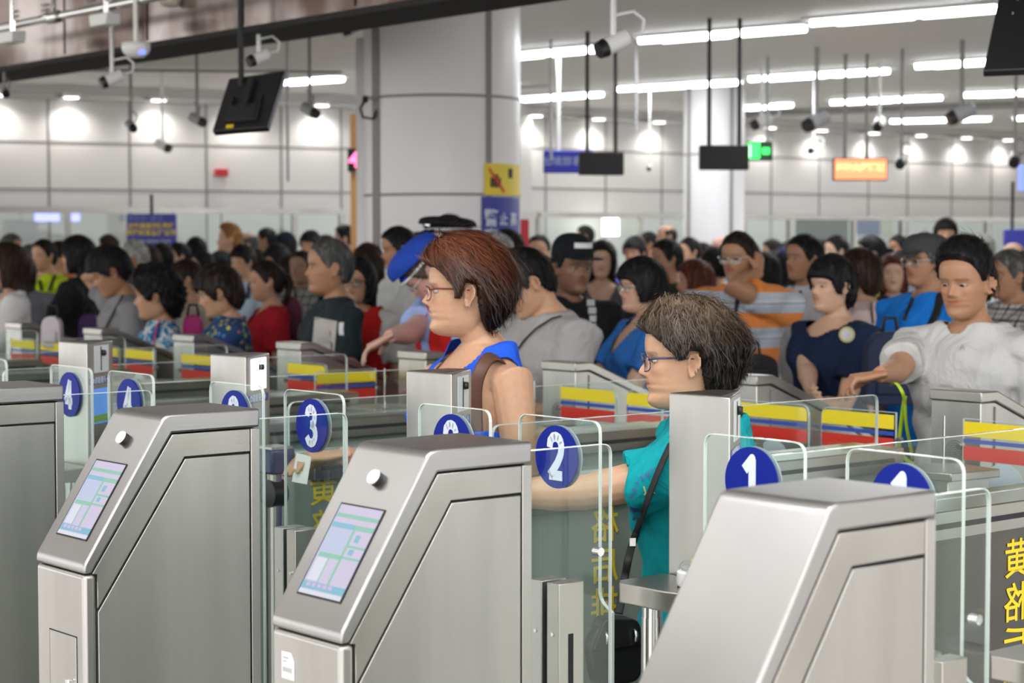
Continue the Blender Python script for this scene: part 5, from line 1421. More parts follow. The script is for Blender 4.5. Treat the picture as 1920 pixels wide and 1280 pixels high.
    for s_ in (-1,1):
        q=MB(); q.tube([Vector((-.045*sc,.056*s_*sc,.024*sc)),Vector((-.02*sc,.056*s_*sc,.030*sc)),Vector((.04*sc,.058*s_*sc,.030*sc)),Vector((.10*sc,.062*s_*sc,.020*sc)),Vector((.125*sc,.063*s_*sc,.016*sc))],[.018*sc,.029*sc,.029*sc,.022*sc,.008*sc],12); q.build('shoe',M['matblack'],root,smooth=True)
    # spectacles
    if glasses:
        gm=glasses; q=MB(); 
        for s_ in (-1,1):
            c=[.405,.140*s_,.475]; pts=[]
            for i in range(21):
                t=2*math.pi*i/20; e_=.75; cx=math.copysign(abs(math.cos(t))**e_,math.cos(t)); sx=math.copysign(abs(math.sin(t))**e_,math.sin(t))
                pts.append((c[0]-.035*abs(cx*.5+.5*s_*0)-(.03 if cx*s_>0 else 0)*abs(cx), c[1]+.105*cx, c[2]+.078*sx))
            q.tube(hx(np.array(pts)*HH),.0013 if hero else .0018,6)
            q.tube(hx(np.array([[.375,.250*s_,.52],[.30,.325*s_,.535],[.05,.345*s_,.53],[-.08,.345*s_,.515]])*HH),[.0024,.0024,.0018,.0015],6)
        q.tube(hx(np.array([[.410,-.04,.495],[.425,0,.505],[.410,.04,.495]])*HH),.0014,6)
        go=q.build('spectacles',M[gm] if gm in M else mat('frame_'+gm,{'redframe':(.16,.01,.012),'blueframe':(.03,.04,.12)}[gm],.25),root,smooth=True)
        for s_ in (-1,1):
            c=[.398,.140*s_,.475]; vs=[(c[0]-.02*abs(math.cos(t)),c[1]+.10*math.cos(t),c[2]+.073*math.sin(t)) for t in [2*math.pi*i/16 for i in range(16)]]
            q=MB(); v1=hx(np.array(vs)*HH); v2=hx((np.array(vs)+[.008,0,0])*HH); nn=16
            q.add(list(v1)+list(v2),[tuple(range(nn))[::-1],tuple(range(nn,2*nn))]+[(i,(i+1)%nn,nn+(i+1)%nn,nn+i) for i in range(nn)]); q.build('lens',M['lens'],go)
    # headgear
    if cap:
        kind,cc_=cap; cm=cloth(cc_); q=MB()
        def dome(z0,rx,ry,hgt,xc=-.04,tilt=0,n=32,flat=2.0):
            prof=[(math.cos(t)**(2/flat),math.sin(t)**(2/flat)) for t in np.linspace(0,math.pi/2-.02,10)]
            v=[];f=[]
            for (r_,h_) in [(1.0,-.04)]+prof:
                for k in range(n):
                    t=2*math.pi*k/n; x=xc+rx*r_*math.cos(t); v.append((x,ry*r_*math.sin(t),z0+h_*hgt+tilt*(x-xc)))
            m_=len(prof)+1
            for i in range(m_-1):
                for k in range(n): k2=(k+1)%n; f.append((i*n+k,i*n+k2,(i+1)*n+k2,(i+1)*n+k))
            f.append(tuple(range(n))[::-1]); f.append(tuple(range((m_-1)*n,m_*n))); q.add(hx(np.array(v)*HH),f)
        def brim(z0,x0,x1,hw,drop=.02,th=.02):
            v=[];f=[];n=13
            for lay in (0,1):
                for j in range(2):
                    for k in range(n):
                        t=-1+2*k/(n-1); xo=x1-(x1-x0)*.55*abs(t)**2.2 if j else x0-.0; v.append((xo,hw*t*(1 if j==0 else .96),z0-(drop if j else 0)-th*lay-.05*t*t*0))
            I=lambda l,j,k:l*2*n+j*n+k
            for k in range(n-1):
                f.append((I(0,0,k),I(0,1,k),I(0,1,k+1),I(0,0,k+1))); f.append((I(1,0,k),I(1,0,k+1),I(1,1,k+1),I(1,1,k))); f.append((I(0,1,k),I(1,1,k),I(1,1,k+1),I(0,1,k+1)))
            q.add(hx(np.array(v)*HH),f)
        if kind=='cap': dome(.70,.45,.375,.42); brim(.70,.33,.78,.30,.06)
        elif kind=='flat': dome(.70,.50,.41,.36,flat=3.0); brim(.72,.38,.70,.33,.10)
        elif kind=='snap': dome(.70,.46,.385,.44,flat=2.6); brim(.71,.34,.86,.33,.0)
        elif kind=='beret': dome(.68,.45,.37,.18,flat=3); dome(.80,.56,.47,.30,xc=-.07,tilt=.10,flat=2.4)
        elif kind=='peak':
            dome(.72,.47,.395,.26,flat=4); dome(.86,.60,.54,.17,xc=.0,tilt=.06,flat=3); brim(.78,.38,.66,.30,.08)
        ho=q.build('hat',cm,root,smooth=True,auto=True)
        if kind=='beret':
            q=MB(); q.tube(hx(np.array([[-.04+.46*math.cos(t),.38*math.sin(t),.69] for t in np.linspace(0,2*math.pi,25)])*HH),.006,8); q.build('band',M['white'],ho,smooth=True)
        if kind=='peak':
            q=MB(); v=[]; n=32
            for z in (.74,.80):
                for k in range(n):
                    t=2*math.pi*k/n; v.append((-.04+.478*math.cos(t),.402*math.sin(t),z))
            q.add(hx(np.array(v)*HH),[(k,(k+1)%n,n+(k+1)%n,n+k) for k in range(n)]); q.build('checked_band',M['grey'],ho)
            q=MB(); q.tube(hx(np.array([[.40,.0,.86],[.50,.0,.88]])*HH),.018,10); q.build('badge',M['chrome'],ho)
        if kind=='snap':
            q=MB(); v=[]; n=9
            for z in (.88,.98):
                for k in range(n):
                    t=R(-30+60*k/(n-1)); v.append((-.04+.455*math.cos(t),.385*math.sin(t),z))
            q.add(hx(np.array(v)*HH),[(k,k+1,n+k+1,n+k) for k in range(n-1)]); o_=q.build('lettering',M['white'],ho); o_.modifiers.new('t','SOLIDIFY').thickness=.004
    if earring:
        q=MB(); c=hx(np.array([[-.055,.345,.345],[-.055,-.345,.345]])*HH)
        for p_ in c: q.lathe([(.0037*math.sin(math.pi*i/8)+1e-5,-.0037*math.cos(math.pi*i/8)) for i in range(9)],tuple(p_),14)
        q.build('pearl_earring',M['white'],root,smooth=True)
    bpy.context.view_layer.update()
    info=dict(root=root,shirt=sho,hx=hx,HH=HH,sc=sc,loc=loc,rot=rot,arms=arminfo,bp=bp,y=y,mat=Matrix.Translation(loc)@Matrix.Rotation(rot,4,'Z'))
    return info

def drape(info, pts, width, th, m, name='strap', parent=None, off=.006, target=None):
    """flat strap laid over the clothes: pts in world coordinates are dropped on the shirt"""
    Mx=info['mat']; inv=Mx.inverted(); sh=info['shirt']
    if 'bvh' not in info:
        dg=bpy.context.evaluated_depsgraph_get(); info['bvh']=BVHTree.FromObject(sh,dg)
    bv=info['bvh']; P=[]; Nn=[]
    L=[inv@Vector(p) for p in pts]
    fine=[]
    for i in range(len(L)-1):
        for k in range(6): fine.append(L[i].lerp(L[i+1],k/6))
    fine.append(L[-1])
    for p in fine:
        h=bv.find_nearest(p)
        if h[0] is None: P.append(p); Nn.append(Vector((0,0,1))); continue
        P.append(h[0]+h[1]*off); Nn.append(h[1])
    # smooth
    for _ in range(3): P=[P[0]]+[(P[i-1]+P[i]*2+P[i+1])/4 for i in range(1,len(P)-1)]+[P[-1]]
    mb=MB(); v=[];f=[]
    for i,p in enumerate(P):
        t=(P[min(i+1,len(P)-1)]-P[max(i-1,0)]).normalized(); n=Nn[i]; b=t.cross(n).normalized()
        v+= [p-b*width/2-n*th*.5,p+b*width/2-n*th*.5,p+b*width/2+n*th,p-b*width/2+n*th]
    for i in range(len(P)-1):
        for k in range(4): k2=(k+1)%4; f.append((i*4+k,i*4+k2,(i+1)*4+k2,(i+1)*4+k))
    f.append((0,1,2,3)); f.append(tuple(len(v)-4+i for i in (3,2,1,0)))
    mb.add(v,f); return mb.build(name,m,parent or info['root'],smooth=True)

# ------------------------------------------------------------------ the crowd, one by one
FAST=False
LD = 49.7
def W(px,py,y): return at_y(px,py,y)
# --- woman with auburn hair in the third lane
wrist=W(640,852,4.70)
h1=person('person with short auburn hair, red rimmed glasses and blue sleeveless top, reaching left', 872,449,193,62, skin='light',hair='hero1',hc=('auburn_two_tone',1.44,1.62,(.016,.009,.008),(.15,.045,.020)),shirt=(.015,.10,.68),sleeve='none',neck='tank',fem=True,
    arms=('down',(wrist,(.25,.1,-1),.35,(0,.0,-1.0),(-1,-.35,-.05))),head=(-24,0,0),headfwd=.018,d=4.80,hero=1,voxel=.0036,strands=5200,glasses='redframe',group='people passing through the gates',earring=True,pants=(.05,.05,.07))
# --- grey haired woman in teal in the second lane
wrist=W(895,925,3.95)
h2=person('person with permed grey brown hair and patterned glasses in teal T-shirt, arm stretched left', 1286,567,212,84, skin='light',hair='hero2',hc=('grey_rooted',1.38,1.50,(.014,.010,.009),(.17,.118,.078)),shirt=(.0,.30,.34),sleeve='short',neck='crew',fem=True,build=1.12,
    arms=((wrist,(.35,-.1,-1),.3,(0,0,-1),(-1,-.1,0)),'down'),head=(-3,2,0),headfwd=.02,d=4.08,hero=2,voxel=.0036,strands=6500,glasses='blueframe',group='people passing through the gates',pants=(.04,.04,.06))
# --- man in the white T-shirt
wrist=W(1645,706,5.55)
h3=person('man with swept black hair in white T-shirt, green strap on his wrist', 1812,453,152,40, skin='tan',hair='quiff',hc='black',shirt=(.52,.52,.52),sleeve='short',neck='crew',
    arms=('down',(wrist,(.4,.2,-1),.75,(0,0,-1),(-1,-.05,-.15))),head=(-2,6,0),d=5.95,hero=1,voxel=.0045,strands=2600,group='people passing through the gates',pants=(.40,.36,.28))
# --- officer in beret
wrist=W(712,640,7.3)
h4=person('officer in royal blue beret and light blue shirt with red vest, bending and pointing left', 800,468,120,62, skin='pink',hair='short',hc='greybrown',shirt=(.34,.45,.80),sleeve='short',
    arms=((W(830,700,7.8),None,.4),(wrist,(.3,-.3,-1),.45,(0,0,-1),(-1,.1,-.55))),head=(-18,34,0),lean=22,d=7.75,H=1.72,hero=0,voxel=.0055,strands=500,glasses='chrome',cap=('beret',(.015,.06,.42)),vest=(.55,.015,.015),build=1.1,group='officers at the gates')
# --- grey T-shirt man beside her
h5=person('man with black hair bending his head in grey T-shirt with dark strap', 985,474,128,58, skin='light',hair='short',hc='black',shirt=(.36,.35,.36),arms=('hold','hold'),head=(-14,30,0),lean=6,d=7.1,H=1.61,voxel=.0055,strands=700,build=1.08)

CR=[
 # label, X, top, headpx, az, kwargs
 ('man in black snapback cap and black T-shirt with white chest print, looking right',1073,437,112,-28,dict(d=8.6,skin='brown',hair='crew',shirt=(.012,.013,.016),cap=('snap',(.008,.01,.014)),build=1.0,voxel=.006,head=(0,4,0))),
 ('woman with glasses and black bob in bright blue dress holding a red phone',1203,482,92,72,dict(fem=True,hair='bob',shirt=(.03,.17,.55),neck='v',glasses='chrome',arms=('phone','phone'),skin='fair',voxel=.006,d=7.9,build=1.03)),
 ('man with hand at his ear in orange and grey striped polo shirt',1385,436,92,42,dict(skin='tan',hair='short',hc='brownblack',shirt=('stripes',(1,1,1)),arms=('ear','down'),glasses='chrome',build=1.14,voxel=.006,d=8.6,head=(8,4,0))),
 ('man in open white jacket with black strap, looking left',1508,440,88,60,dict(skin='tan',hair='short',shirt=(.62,.62,.66),sleeve='long',d=9.4,head=(0,-2,0))),
 ('woman with short black hair in navy dress with round white badge on the sleeve',1560,478,98,58,dict(fem=True,skin='fair',hair='bobear',shirt=(.008,.018,.055),neck='wide',d=7.6,arms=('hold',(W(1520,742,7.2),None,.4)),build=1.08,voxel=.006)),
 ('man in dark grey flat cap and bright blue shirt with black backpack straps',1735,441,98,60,dict(skin='tan',hair='short',hc='grey',shirt=(.01,.22,.78),cap=('flat',(.06,.06,.065)),glasses='chrome',d=7.9)),
 ('woman with brown bob seen from behind in pale pink blouse with black strap',1612,466,88,95,dict(fem=True,hair='bobear',hc='darkbrown',shirt=(.72,.58,.57),sleeve='elbow',d=9.2,head=(-30,0,0))),
 ('man in dark T-shirt with pale print and cropped grey black hair, facing left',618,447,112,72,dict(skin='tan',hair='crew',hc='grey',shirt=(.018,.028,.034),voxel=.006,d=8.0,build=1.02,strands=500,arms=('down','down'))),
 ('woman with short dark bob in blue floral shirt, looking down left',410,493,98,78,dict(fem=True,hair='bobear',hc='brownblack',shirt=('dots',(.02,.055,.17)),skin='light',d=8.9,H=1.50,head=(-6,16,0),build=1.12,voxel=.006,arms=('hold','hold'))),
 ('woman with big permed black hair in white and blue patterned blouse, pink bag strap',291,489,104,80,dict(fem=True,hair='perm',hc='black',shirt=('blot',(.72,.74,.76)),skin='light',d=9.3,H=1.52,build=1.1,head=(-4,6,0),voxel=.006)),
 ('man in grey T-shirt with raised elbow behind his head, looking down',207,458,100,68,dict(hair='fringe',hc='black',shirt=(.25,.25,.27),skin='tan',arms=('down','headback'),head=(-6,22,0),d=8.9,H=1.60,lean=5,voxel=.006)),
 ('woman with long brown hair in loose white blouse, cut by the left picture edge',14,452,92,70,dict(fem=True,hair='long',hc='darkbrown',shirt=(.68,.68,.69),sleeve='elbow',neck='v',d=9.4,H=1.60,arms=('hold','hold'))),
 ('smiling man in neon yellow shirt with black straps, left part',82,447,58,35,dict(hair='short',shirt=(.52,.72,.02),skin='light',d=13.2,H=1.64)),
 ('woman with long black hair in black T-shirt, forearm held out',146,440,72,100,dict(fem=True,hair='long',hc='black',shirt=(.013,.013,.015),d=11.8,H=1.64,arms=('hold','hold'))),
 ('woman in red top with dark ponytail and maroon backpack, facing left',500,487,76,72,dict(fem=True,hair='tied',hc='brownblack',shirt=(.42,.012,.025),neck='v',d=10.6,H=1.52)),
 ('man with black hair in light blue shirt with navy strap, left of the red top',455,456,62,38,dict(hair='fringe',shirt=(.45,.58,.70),d=13.2,H=1.60)),
 ('man with bleached orange fringe looking up left',430,417,56,76,dict(hair='quiff',hc='blond',shirt=(.35,.35,.37),d=14.8,H=1.76,head=(0,-6,0))),
 ('man in beige shirt seen behind the woman with permed hair',350,485,70,78,dict(hair='short',hc='brownblack',shirt=(.50,.46,.40),sleeve='elbow',d=11.0,H=1.52)),
 ('woman with long black hair and glasses in red vest over white sleeves',672,482,66,20,dict(vest=(.5,.015,.015),fem=True,hair='long',hc='black',shirt=(.6,.6,.6),glasses='black',d=9.5,H=1.52)),
 ('person with long brown hair in teal top, back turned',690,456,68,190,dict(fem=True,hair='long',hc='darkbrown',shirt=(.02,.25,.25),d=10.6,H=1.60)),
 ('man in white T-shirt looking at his phone, left of the beret',748,425,62,72,dict(hair='short',hc='black',shirt=(.68,.70,.70),arms=('phone','phone'),d=9.6,H=1.70,skin='tan',head=(0,8,0))),
 ('police officer in black peaked cap with badge, behind the auburn hair',842,410,95,70,dict(hair='short',hc='black',shirt=(.30,.38,.6),cap=('peak',(.006,.006,.008)),d=8.4,H=1.72,group='officers at the gates')),
 ('man with cropped beard in checked grey shirt, left of the dark T-shirt',565,468,62,22,dict(hair='crew',shirt=('plaid',(.30,.32,.30)),skin='brown',d=12.6,H=1.56)),
 ('man in navy cap behind the crowd, left of centre',535,432,52,115,dict(hair='short',shirt=(.55,.57,.60),cap=('cap',(.01,.018,.04)),d=15.6,H=1.70)),
 ('man with dark crew cut and grey jacket, back of the crowd',500,425,46,100,dict(hair='crew',shirt=(.12,.12,.13),skin='tan',d=17.0,H=1.74)),
 ('man with thick black hair facing front behind the man in dark T-shirt',583,430,54,30,dict(hair='fringe',shirt=(.3,.32,.35),d=15.0,H=1.70)),
 ('tall man with black hair looking left, right of the orange post',646,420,46,85,dict(hair='short',shirt=(.4,.2,.2),skin='pink',d=16.6,H=1.76)),
 ('bald man behind the man with bleached fringe',464,433,48,80,dict(hair='balding',hc='grey',shirt=(.3,.3,.28),skin='pink',d=16.0,H=1.70)),
 ('woman with round black hair under the blue notice board, right of it',368,441,44,150,dict(fem=True,hair='bob',hc='black',shirt=(.5,.5,.52),d=16.6,H=1.66)),
 ('man with lit forehead and black hair in front of the blue notice board',335,452,50,60,dict(hair='short',shirt=(.25,.25,.3),skin='fair',d=15.6,H=1.62)),
 ('person with dark hair below the blue notice board',304,452,50,170,dict(fem=True,hair='bob',hc='black',shirt=(.1,.1,.12),d=15.0,H=1.62)),
 ('old man with silver hair left of the blue notice board',252,449,60,88,dict(hair='short',hc='silver',shirt=(.35,.33,.30),skin='tan',d=13.4,H=1.62)),
 ('woman with curly dark brown hair behind the silver haired man',276,455,56,160,dict(fem=True,hair='perm',hc='darkbrown',shirt=(.2,.1,.1),d=14.2,H=1.62)),
 ('man with brown hair far back, left of the blue notice board',203,437,42,100,dict(hair='short',hc='darkbrown',shirt=(.2,.22,.25),d=17.4,H=1.68)),
 ('man with greying hair at the far left back',20,436,52,-70,dict(hair='short',hc='grey',shirt=(.3,.33,.38),skin='tan',d=15.4,H=1.68)),
 ('woman with dark long hair behind the white blouse',42,474,56,160,dict(fem=True,hair='long',hc='brownblack',shirt=(.15,.15,.18),d=13.0,H=1.54)),
 ('grey haired man beside the neon yellow shirt',58,456,50,70,dict(hair='short',hc='grey',shirt=(.4,.38,.36),skin='tan',d=15.0,H=1.60)),
 ('man with orange scarf right of the neon yellow shirt',112,450,54,60,dict(hair='short',hc='brownblack',shirt=(.6,.16,.05),d=14.0,H=1.62)),
 ('man with grey flat hair and dark cap behind the floral shirt',413,467,50,75,dict(hair='short',shirt=(.2,.2,.22),cap=('cap',(.04,.045,.05)),d=14.4,H=1.56)),
 ('man with black hair and dark green collar behind the blue floral shirt',380,468,52,66,dict(hair='short',shirt=(.08,.12,.09),d=14.2,H=1.56)),
 ('woman with parted black hair far back beside the navy cap',520,455,56,60,dict(fem=True,hair='bob',shirt=(.3,.1,.2),d=14.4,H=1.60)),
 ('man with short black hair peeping over the man in dark T-shirt',612,438,44,80,dict(hair='short',shirt=(.1,.2,.3),d=16.8,H=1.68)),
 ('man facing front with short hair beside the red cabinet',1010,438,62,8,dict(hair='crew',hc='black',shirt=(.3,.3,.33),skin='light',d=13.4,H=1.66)),
 ('woman with black bob before the man in black cap, back of her head seen',1010,476,76,100,dict(fem=True,hair='bob',shirt=(.25,.2,.2),d=10.4,H=1.54)),
 ('woman with long black hair in dark grey top facing front, right of the black cap',1128,449,72,5,dict(fem=True,hair='long',hc='black',shirt=(.07,.075,.08),neck='v',skin='fair',d=11.6,H=1.62)),
 ('man with dark hair far back above the black cap',1097,420,34,90,dict(hair='short',shirt=(.2,.2,.2),skin='tan',d=20.0,H=1.78)),
 ('man with black hair in front of the blue banner',950,430,56,95,dict(hair='short',shirt=(.25,.3,.45),skin='tan',d=14.4,H=1.70)),
 ('old man with white hair in front of the blue banner',928,436,52,110,dict(hair='short',hc='silver',shirt=(.5,.5,.5),d=14.9,H=1.68)),
 ('man with black fringe and blue collar behind the blue dress',1190,441,58,30,dict(hair='fringe',shirt=(.1,.12,.45),d=14.2,H=1.66)),
 ('tan man in dark olive shirt behind the blue dress, looking left',1250,447,74,66,dict(hair='short',hc='black',skin='tan',shirt=(.035,.04,.03),neck='crew',d=11.2,H=1.63)),
 ('tall man with receding black hair far back, centre right',1250,419,46,75,dict(hair='balding',hc='black',skin='light',shirt=(.3,.3,.3),d=17.2,H=1.78)),
 ('small man with dark hair far back, left of the receding hair',1217,432,38,85,dict(hair='short',skin='tan',shirt=(.3,.2,.2),d=18.6,H=1.72)),
 ('woman with long red brown hair, face turned left',1303,485,80,85,dict(fem=True,hair='long',hc='redbrown',shirt=(.35,.3,.3),d=10.4,H=1.53)),
 ('man with glasses far back above the red brown hair',1293,443,50,60,dict(hair='short',shirt=(.2,.3,.35),d=15.4,H=1.66)),
 ('man with black hair and blue collar with backpack strap, back turned',1340,462,66,130,dict(hair='short',shirt=(.55,.56,.6),d=12.2,H=1.58)),
 ('bald man with pink face far back, above the backpack strap',1350,440,40,40,dict(hair='balding',hc='grey',skin='pink',shirt=(.2,.35,.5),d=18.0,H=1.68)),
 ('person in navy cap with white mark, back turned',1470,462,62,150,dict(hair='long',hc='black',fem=True,shirt=(.05,.05,.07),cap=('cap',(.012,.02,.06)),d=12.6,H=1.57)),
 ('woman with black hair in dark top behind the orange striped polo',1436,470,66,170,dict(fem=True,hair='long',hc='black',shirt=(.04,.03,.05),d=11.6,H=1.56)),
 ('man with lit face and black hair behind the navy dress',1568,440,56,70,dict(hair='short',skin='fair',shirt=(.3,.3,.28),d=14.4,H=1.66)),
 ('woman with black ponytail in yellow shirt behind the pink blouse',1634,440,68,90,dict(fem=True,hair='tied',shirt=(.70,.55,.02),d=12.2,H=1.64)),
 ('woman with long auburn hair facing front in black top',1676,473,72,12,dict(fem=True,hair='long',hc='redbrown',skin='fair',shirt=(.015,.015,.018),d=11.0,H=1.56)),
 ('man with black hair looking over the grey flat cap',1773,407,58,8,dict(hair='fringe',hc='black',skin='light',shirt=(.3,.3,.35),d=14.0,H=1.80)),
 ('man with grey hair in black and white checked shirt, right edge',1893,468,94,70,dict(hair='short',hc='grey',skin='tan',shirt=('plaid',(.72,.72,.70)),d=8.9,H=1.58)),
 ('man with glasses cut by the right picture edge',1918,480,72,50,dict(hair='short',hc='black',glasses='black',shirt=(.1,.1,.12),d=11.2,H=1.54)),
 ('bald man with white shirt near the right edge, behind the white T-shirt',1900,452,62,30,dict(hair='balding',hc='black',skin='fair',shirt=(.6,.6,.6),d=12.8,H=1.62)),
 ('man with tan face beside the dark screen far back',1685,438,46,60,dict(hair='short',skin='tan',shirt=(.1,.25,.25),d=16.8,H=1.68)),
 ('silver haired man far back behind the swept black hair',1842,436,54,80,dict(hair='short',hc='silver',shirt=(.35,.4,.45),d=15.0,H=1.68)),
 ('woman in mauve with dark hair far back left of centre',478,462,50,120,dict(fem=True,hair='bob',hc='brownblack',shirt=(.3,.15,.3),d=15.2,H=1.58)),
 ('man in brown shirt far back beneath the far column',1318,452,46,100,dict(hair='short',hc='brownblack',shirt=(.25,.15,.1),d=16.2,H=1.62)),
 ('woman with dark hair far back right of the far column',1402,448,44,120,dict(fem=True,hair='bob',hc='black',shirt=(.4,.3,.3),d=17.4,H=1.62)),
 ('man in red shirt far back behind the navy cap',1448,446,46,80,dict(hair='short',hc='brownblack',shirt=(.4,.1,.08),d=17.0,H=1.63)),
 ('woman with brown hair far back left of the white jacket',1478,450,44,100,dict(fem=True,hair='bobear',hc='darkbrown',shirt=(.3,.3,.3),d=17.4,H=1.62)),
 ('man with black hair far back between the pink blouse and white jacket',1540,446,46,90,dict(hair='short',shirt=(.15,.2,.3),d=16.6,H=1.64)),
 ('man with dark hair far back between pink blouse and auburn hair',1712,452,44,60,dict(hair='short',shirt=(.3,.25,.2),d=17.0,H=1.61)),
 ('woman with dark hair behind the red top, far back',548,475,52,90,dict(fem=True,hair='bob',hc='brownblack',shirt=(.3,.02,.15),d=13.8,H=1.53)),
 ('grey haired man just left of the peaked cap',786,436,58,70,dict(hair='short',hc='grey',skin='pink',shirt=(.4,.42,.45),d=10.7,H=1.67)),
]
# depths: nobody stands inside a cabinet, the column or another person
base=[(872,4.80),(1286,4.08),(1812,5.95),(800,7.75),(985,7.1)]
PX=[b[0] for b in base]+[c[1] for c in CR]
PY=[b[1] for b in base]+[c[5].get('d',.225*1.05*F/c[3]) for c in CR]
for i in range(5,len(PX)):
    X=PX[i]
    if 676<X<985 and PY[i]>10.75: PY[i]=10.1+(X*7%60)/100.
    if PY[i]<13.5:
        k=((X-960)/F*cGA+sGA); PY[i]=max(PY[i],5.08/k)
for it in range(120):
    for i in range(5,len(PX)):
        for j in range(len(PX)):
            if i==j: continue
            xi,xj=(PX[i]-960)/F*PY[i],(PX[j]-960)/F*PY[j]; dx,dy_=xi-xj,PY[i]-PY[j]; dd_=math.hypot(dx,dy_)
            if dd_<.50:
                st=(.50-dd_)*.5*(1 if (dy_>0 or (dy_==0 and i>j)) else -1)
                k=((PX[i]-960)/F*cGA+sGA); lo=5.08/k; hi=10.75 if 676<PX[i]<985 else 17.6
                PY[i]=min(max(PY[i]+st,lo),hi)
                if j>=5:
                    k=((PX[j]-960)/F*cGA+sGA); PY[j]=min(max(PY[j]-st,5.08/k),10.75 if 676<PX[j]<985 else 17.6)
INFO={}
for i,(lab,X,top,hp,az,kw) in enumerate(CR):
    kw=dict(kw); kw['d']=vd=PY[5+i]
    kw.setdefault('strands',350 if vd<12 else 180)
    INFO[lab]=person(lab,X,top+7,hp,az,**kw)

# ------------------------------------------------------------------ prints, straps, bags and things in hands
def find(sub): 
    r_=[v for k,v in INFO.items() if sub in k]; return r_[0]
def hitfn(info):
    if 'bvh' not in info:
        dg=bpy.context.evaluated_depsgraph_get(); info['bvh']=BVHTree.FromObject(info['shirt'],dg)
    inv=info['mat'].inverted(); o=inv@Vector((0,0,CAMZ)); bv=info['bvh']
    def f(px,py,off=.004):
        d=(inv.to_3x3()@ray(px,py)).normalized(); h=bv.ray_cast(o,d)
        if h[0] is None: return None
        return h[0]-d*off
    return f
def decal(info, name, fn_uv, m, nu=8, nv=8, off=.004):
    """patch printed on the shirt: fn_uv(u,v) gives the picture position"""
    f=hitfn(info); P=[[f(*fn_uv(i/nu,j/nv),off) for j in range(nv+1)] for i in range(nu+1)]
    mb=MB(); v=[];idx={}
    for i in range(nu+1):
        for j in range(nv+1):
            if P[i][j] is not None: idx[i,j]=len(v); v.append(P[i][j])
    fs=[]
    for i in range(nu):
        for j in range(nv):
            q=[(i,j),(i+1,j),(i+1,j+1),(i,j+1)]
            if all(k in idx for k in q): fs.append([idx[k] for k in q])
    if not fs: return None
    mb.add(v,fs); return mb.build(name,m,info['root'],smooth=True)
def rect(x0,y0,x1,y1,skew=0): return lambda u,v:(x0+(x1-x0)*u+skew*v, y0+(y1-y0)*v)
def textdecal(info, body, cx, cy, size_px, ang, m, sx=1.0, off=.0045):
    c=bpy.data.curves.new('lettering','FONT'); c.body=body; c.size=1; c.align_x='CENTER'; c.align_y='CENTER'; c.resolution_u=2; c.offset=.02
    t=bpy.data.objects.new('lettering',c); COL.objects.link(t); me=eval_mesh(t); bpy.data.objects.remove(t)
    f=hitfn(info); ca,sa=math.cos(ang),math.sin(ang); ok=[]
    for v in me.vertices:
        x,y_=v.co.x*size_px*sx,v.co.y*size_px; h=f(cx+x*ca+y_*sa, cy+x*sa-y_*ca, off)
        if h is None: h=info['bvh'].find_nearest(Vector(info['mat'].inverted()@at_y(cx,cy,info['y'])))[0]
        v.co=h
    me.materials.clear(); me.materials.append(m); o=bpy.data.objects.new('lettering',me); COL.objects.link(o); o.parent=info['root']; return o
def worldstrap(name,pts,width,th,m,parent=None,up=(0,1,0)):
    pts=[Vector(p) for p in pts]; fine=[]
    n=len(pts)
    for i in range(n-1):
        p0=pts[max(i-1,0)];p1=pts[i];p2=pts[i+1];p3=pts[min(i+2,n-1)]
        for k in range(8):
            t=k/8; fine.append(.5*((2*p1)+(p2-p0)*t+(2*p0-5*p1+4*p2-p3)*t*t+(3*p1-p0-3*p2+p3)*t**3))
    fine.append(pts[-1]); mb=MB(); mb.tube(fine,[width]*len(fine),8,flat=(1.0,th/width),up=up)
    return mb.build(name,m,parent,smooth=True)
M['leather']=mat('brown_leather',(.115,.05,.035),.5); M['tan']=mat('tan_canvas',(.42,.30,.16),.8)
M['blackfab']=mat('black_fabric',(.012,.012,.013),.7); M['purple']=mat('print_purple',(.10,.05,.35),.7); M['printyellow']=mat('print_yellow',(.60,.55,.22),.7)
M['navyprint']=mat('print_navy',(.02,.04,.18),.7); M['pinkfab']=mat('pink_fabric',(.60,.04,.25),.7); M['lime']=mat('lime_strap',(.42,.62,.03),.6)
M['palefab']=mat('pale_print',(.50,.48,.45),.8); M['whiteprint']=mat('white_print',(.7,.72,.75),.8); M['navyfab']=mat('navy_fabric',(.01,.02,.06),.8)
# print on the teal shirt
for ch,x,y_,a in (('A',1184,931,-.75),('D',1190,918,-.7),('V',1195,906,-.6),('E',1204,896,-.5),('N',1214,890,-.4),('T',1222,883,-.35),('U',1232,880,-.25),('R',1241,876,-.2)):
    textdecal(h2,ch,x,y_,11,a,M['purple'])
textdecal(h2,'J',1209,918,17,-.3,M['printyellow'],1.2); textdecal(h2,'A',1223,922,14,-.3,M['printyellow'])
decal(h2,'print',lambda u,v:(1172+26*u+6*v,947+8*u+14*v-10*u*v),M['navyprint'],6,5)
decal(h2,'print',lambda u,v:(1186+22*u,968+5*u-14*u*v+8*v),M['navyprint'],6,4)
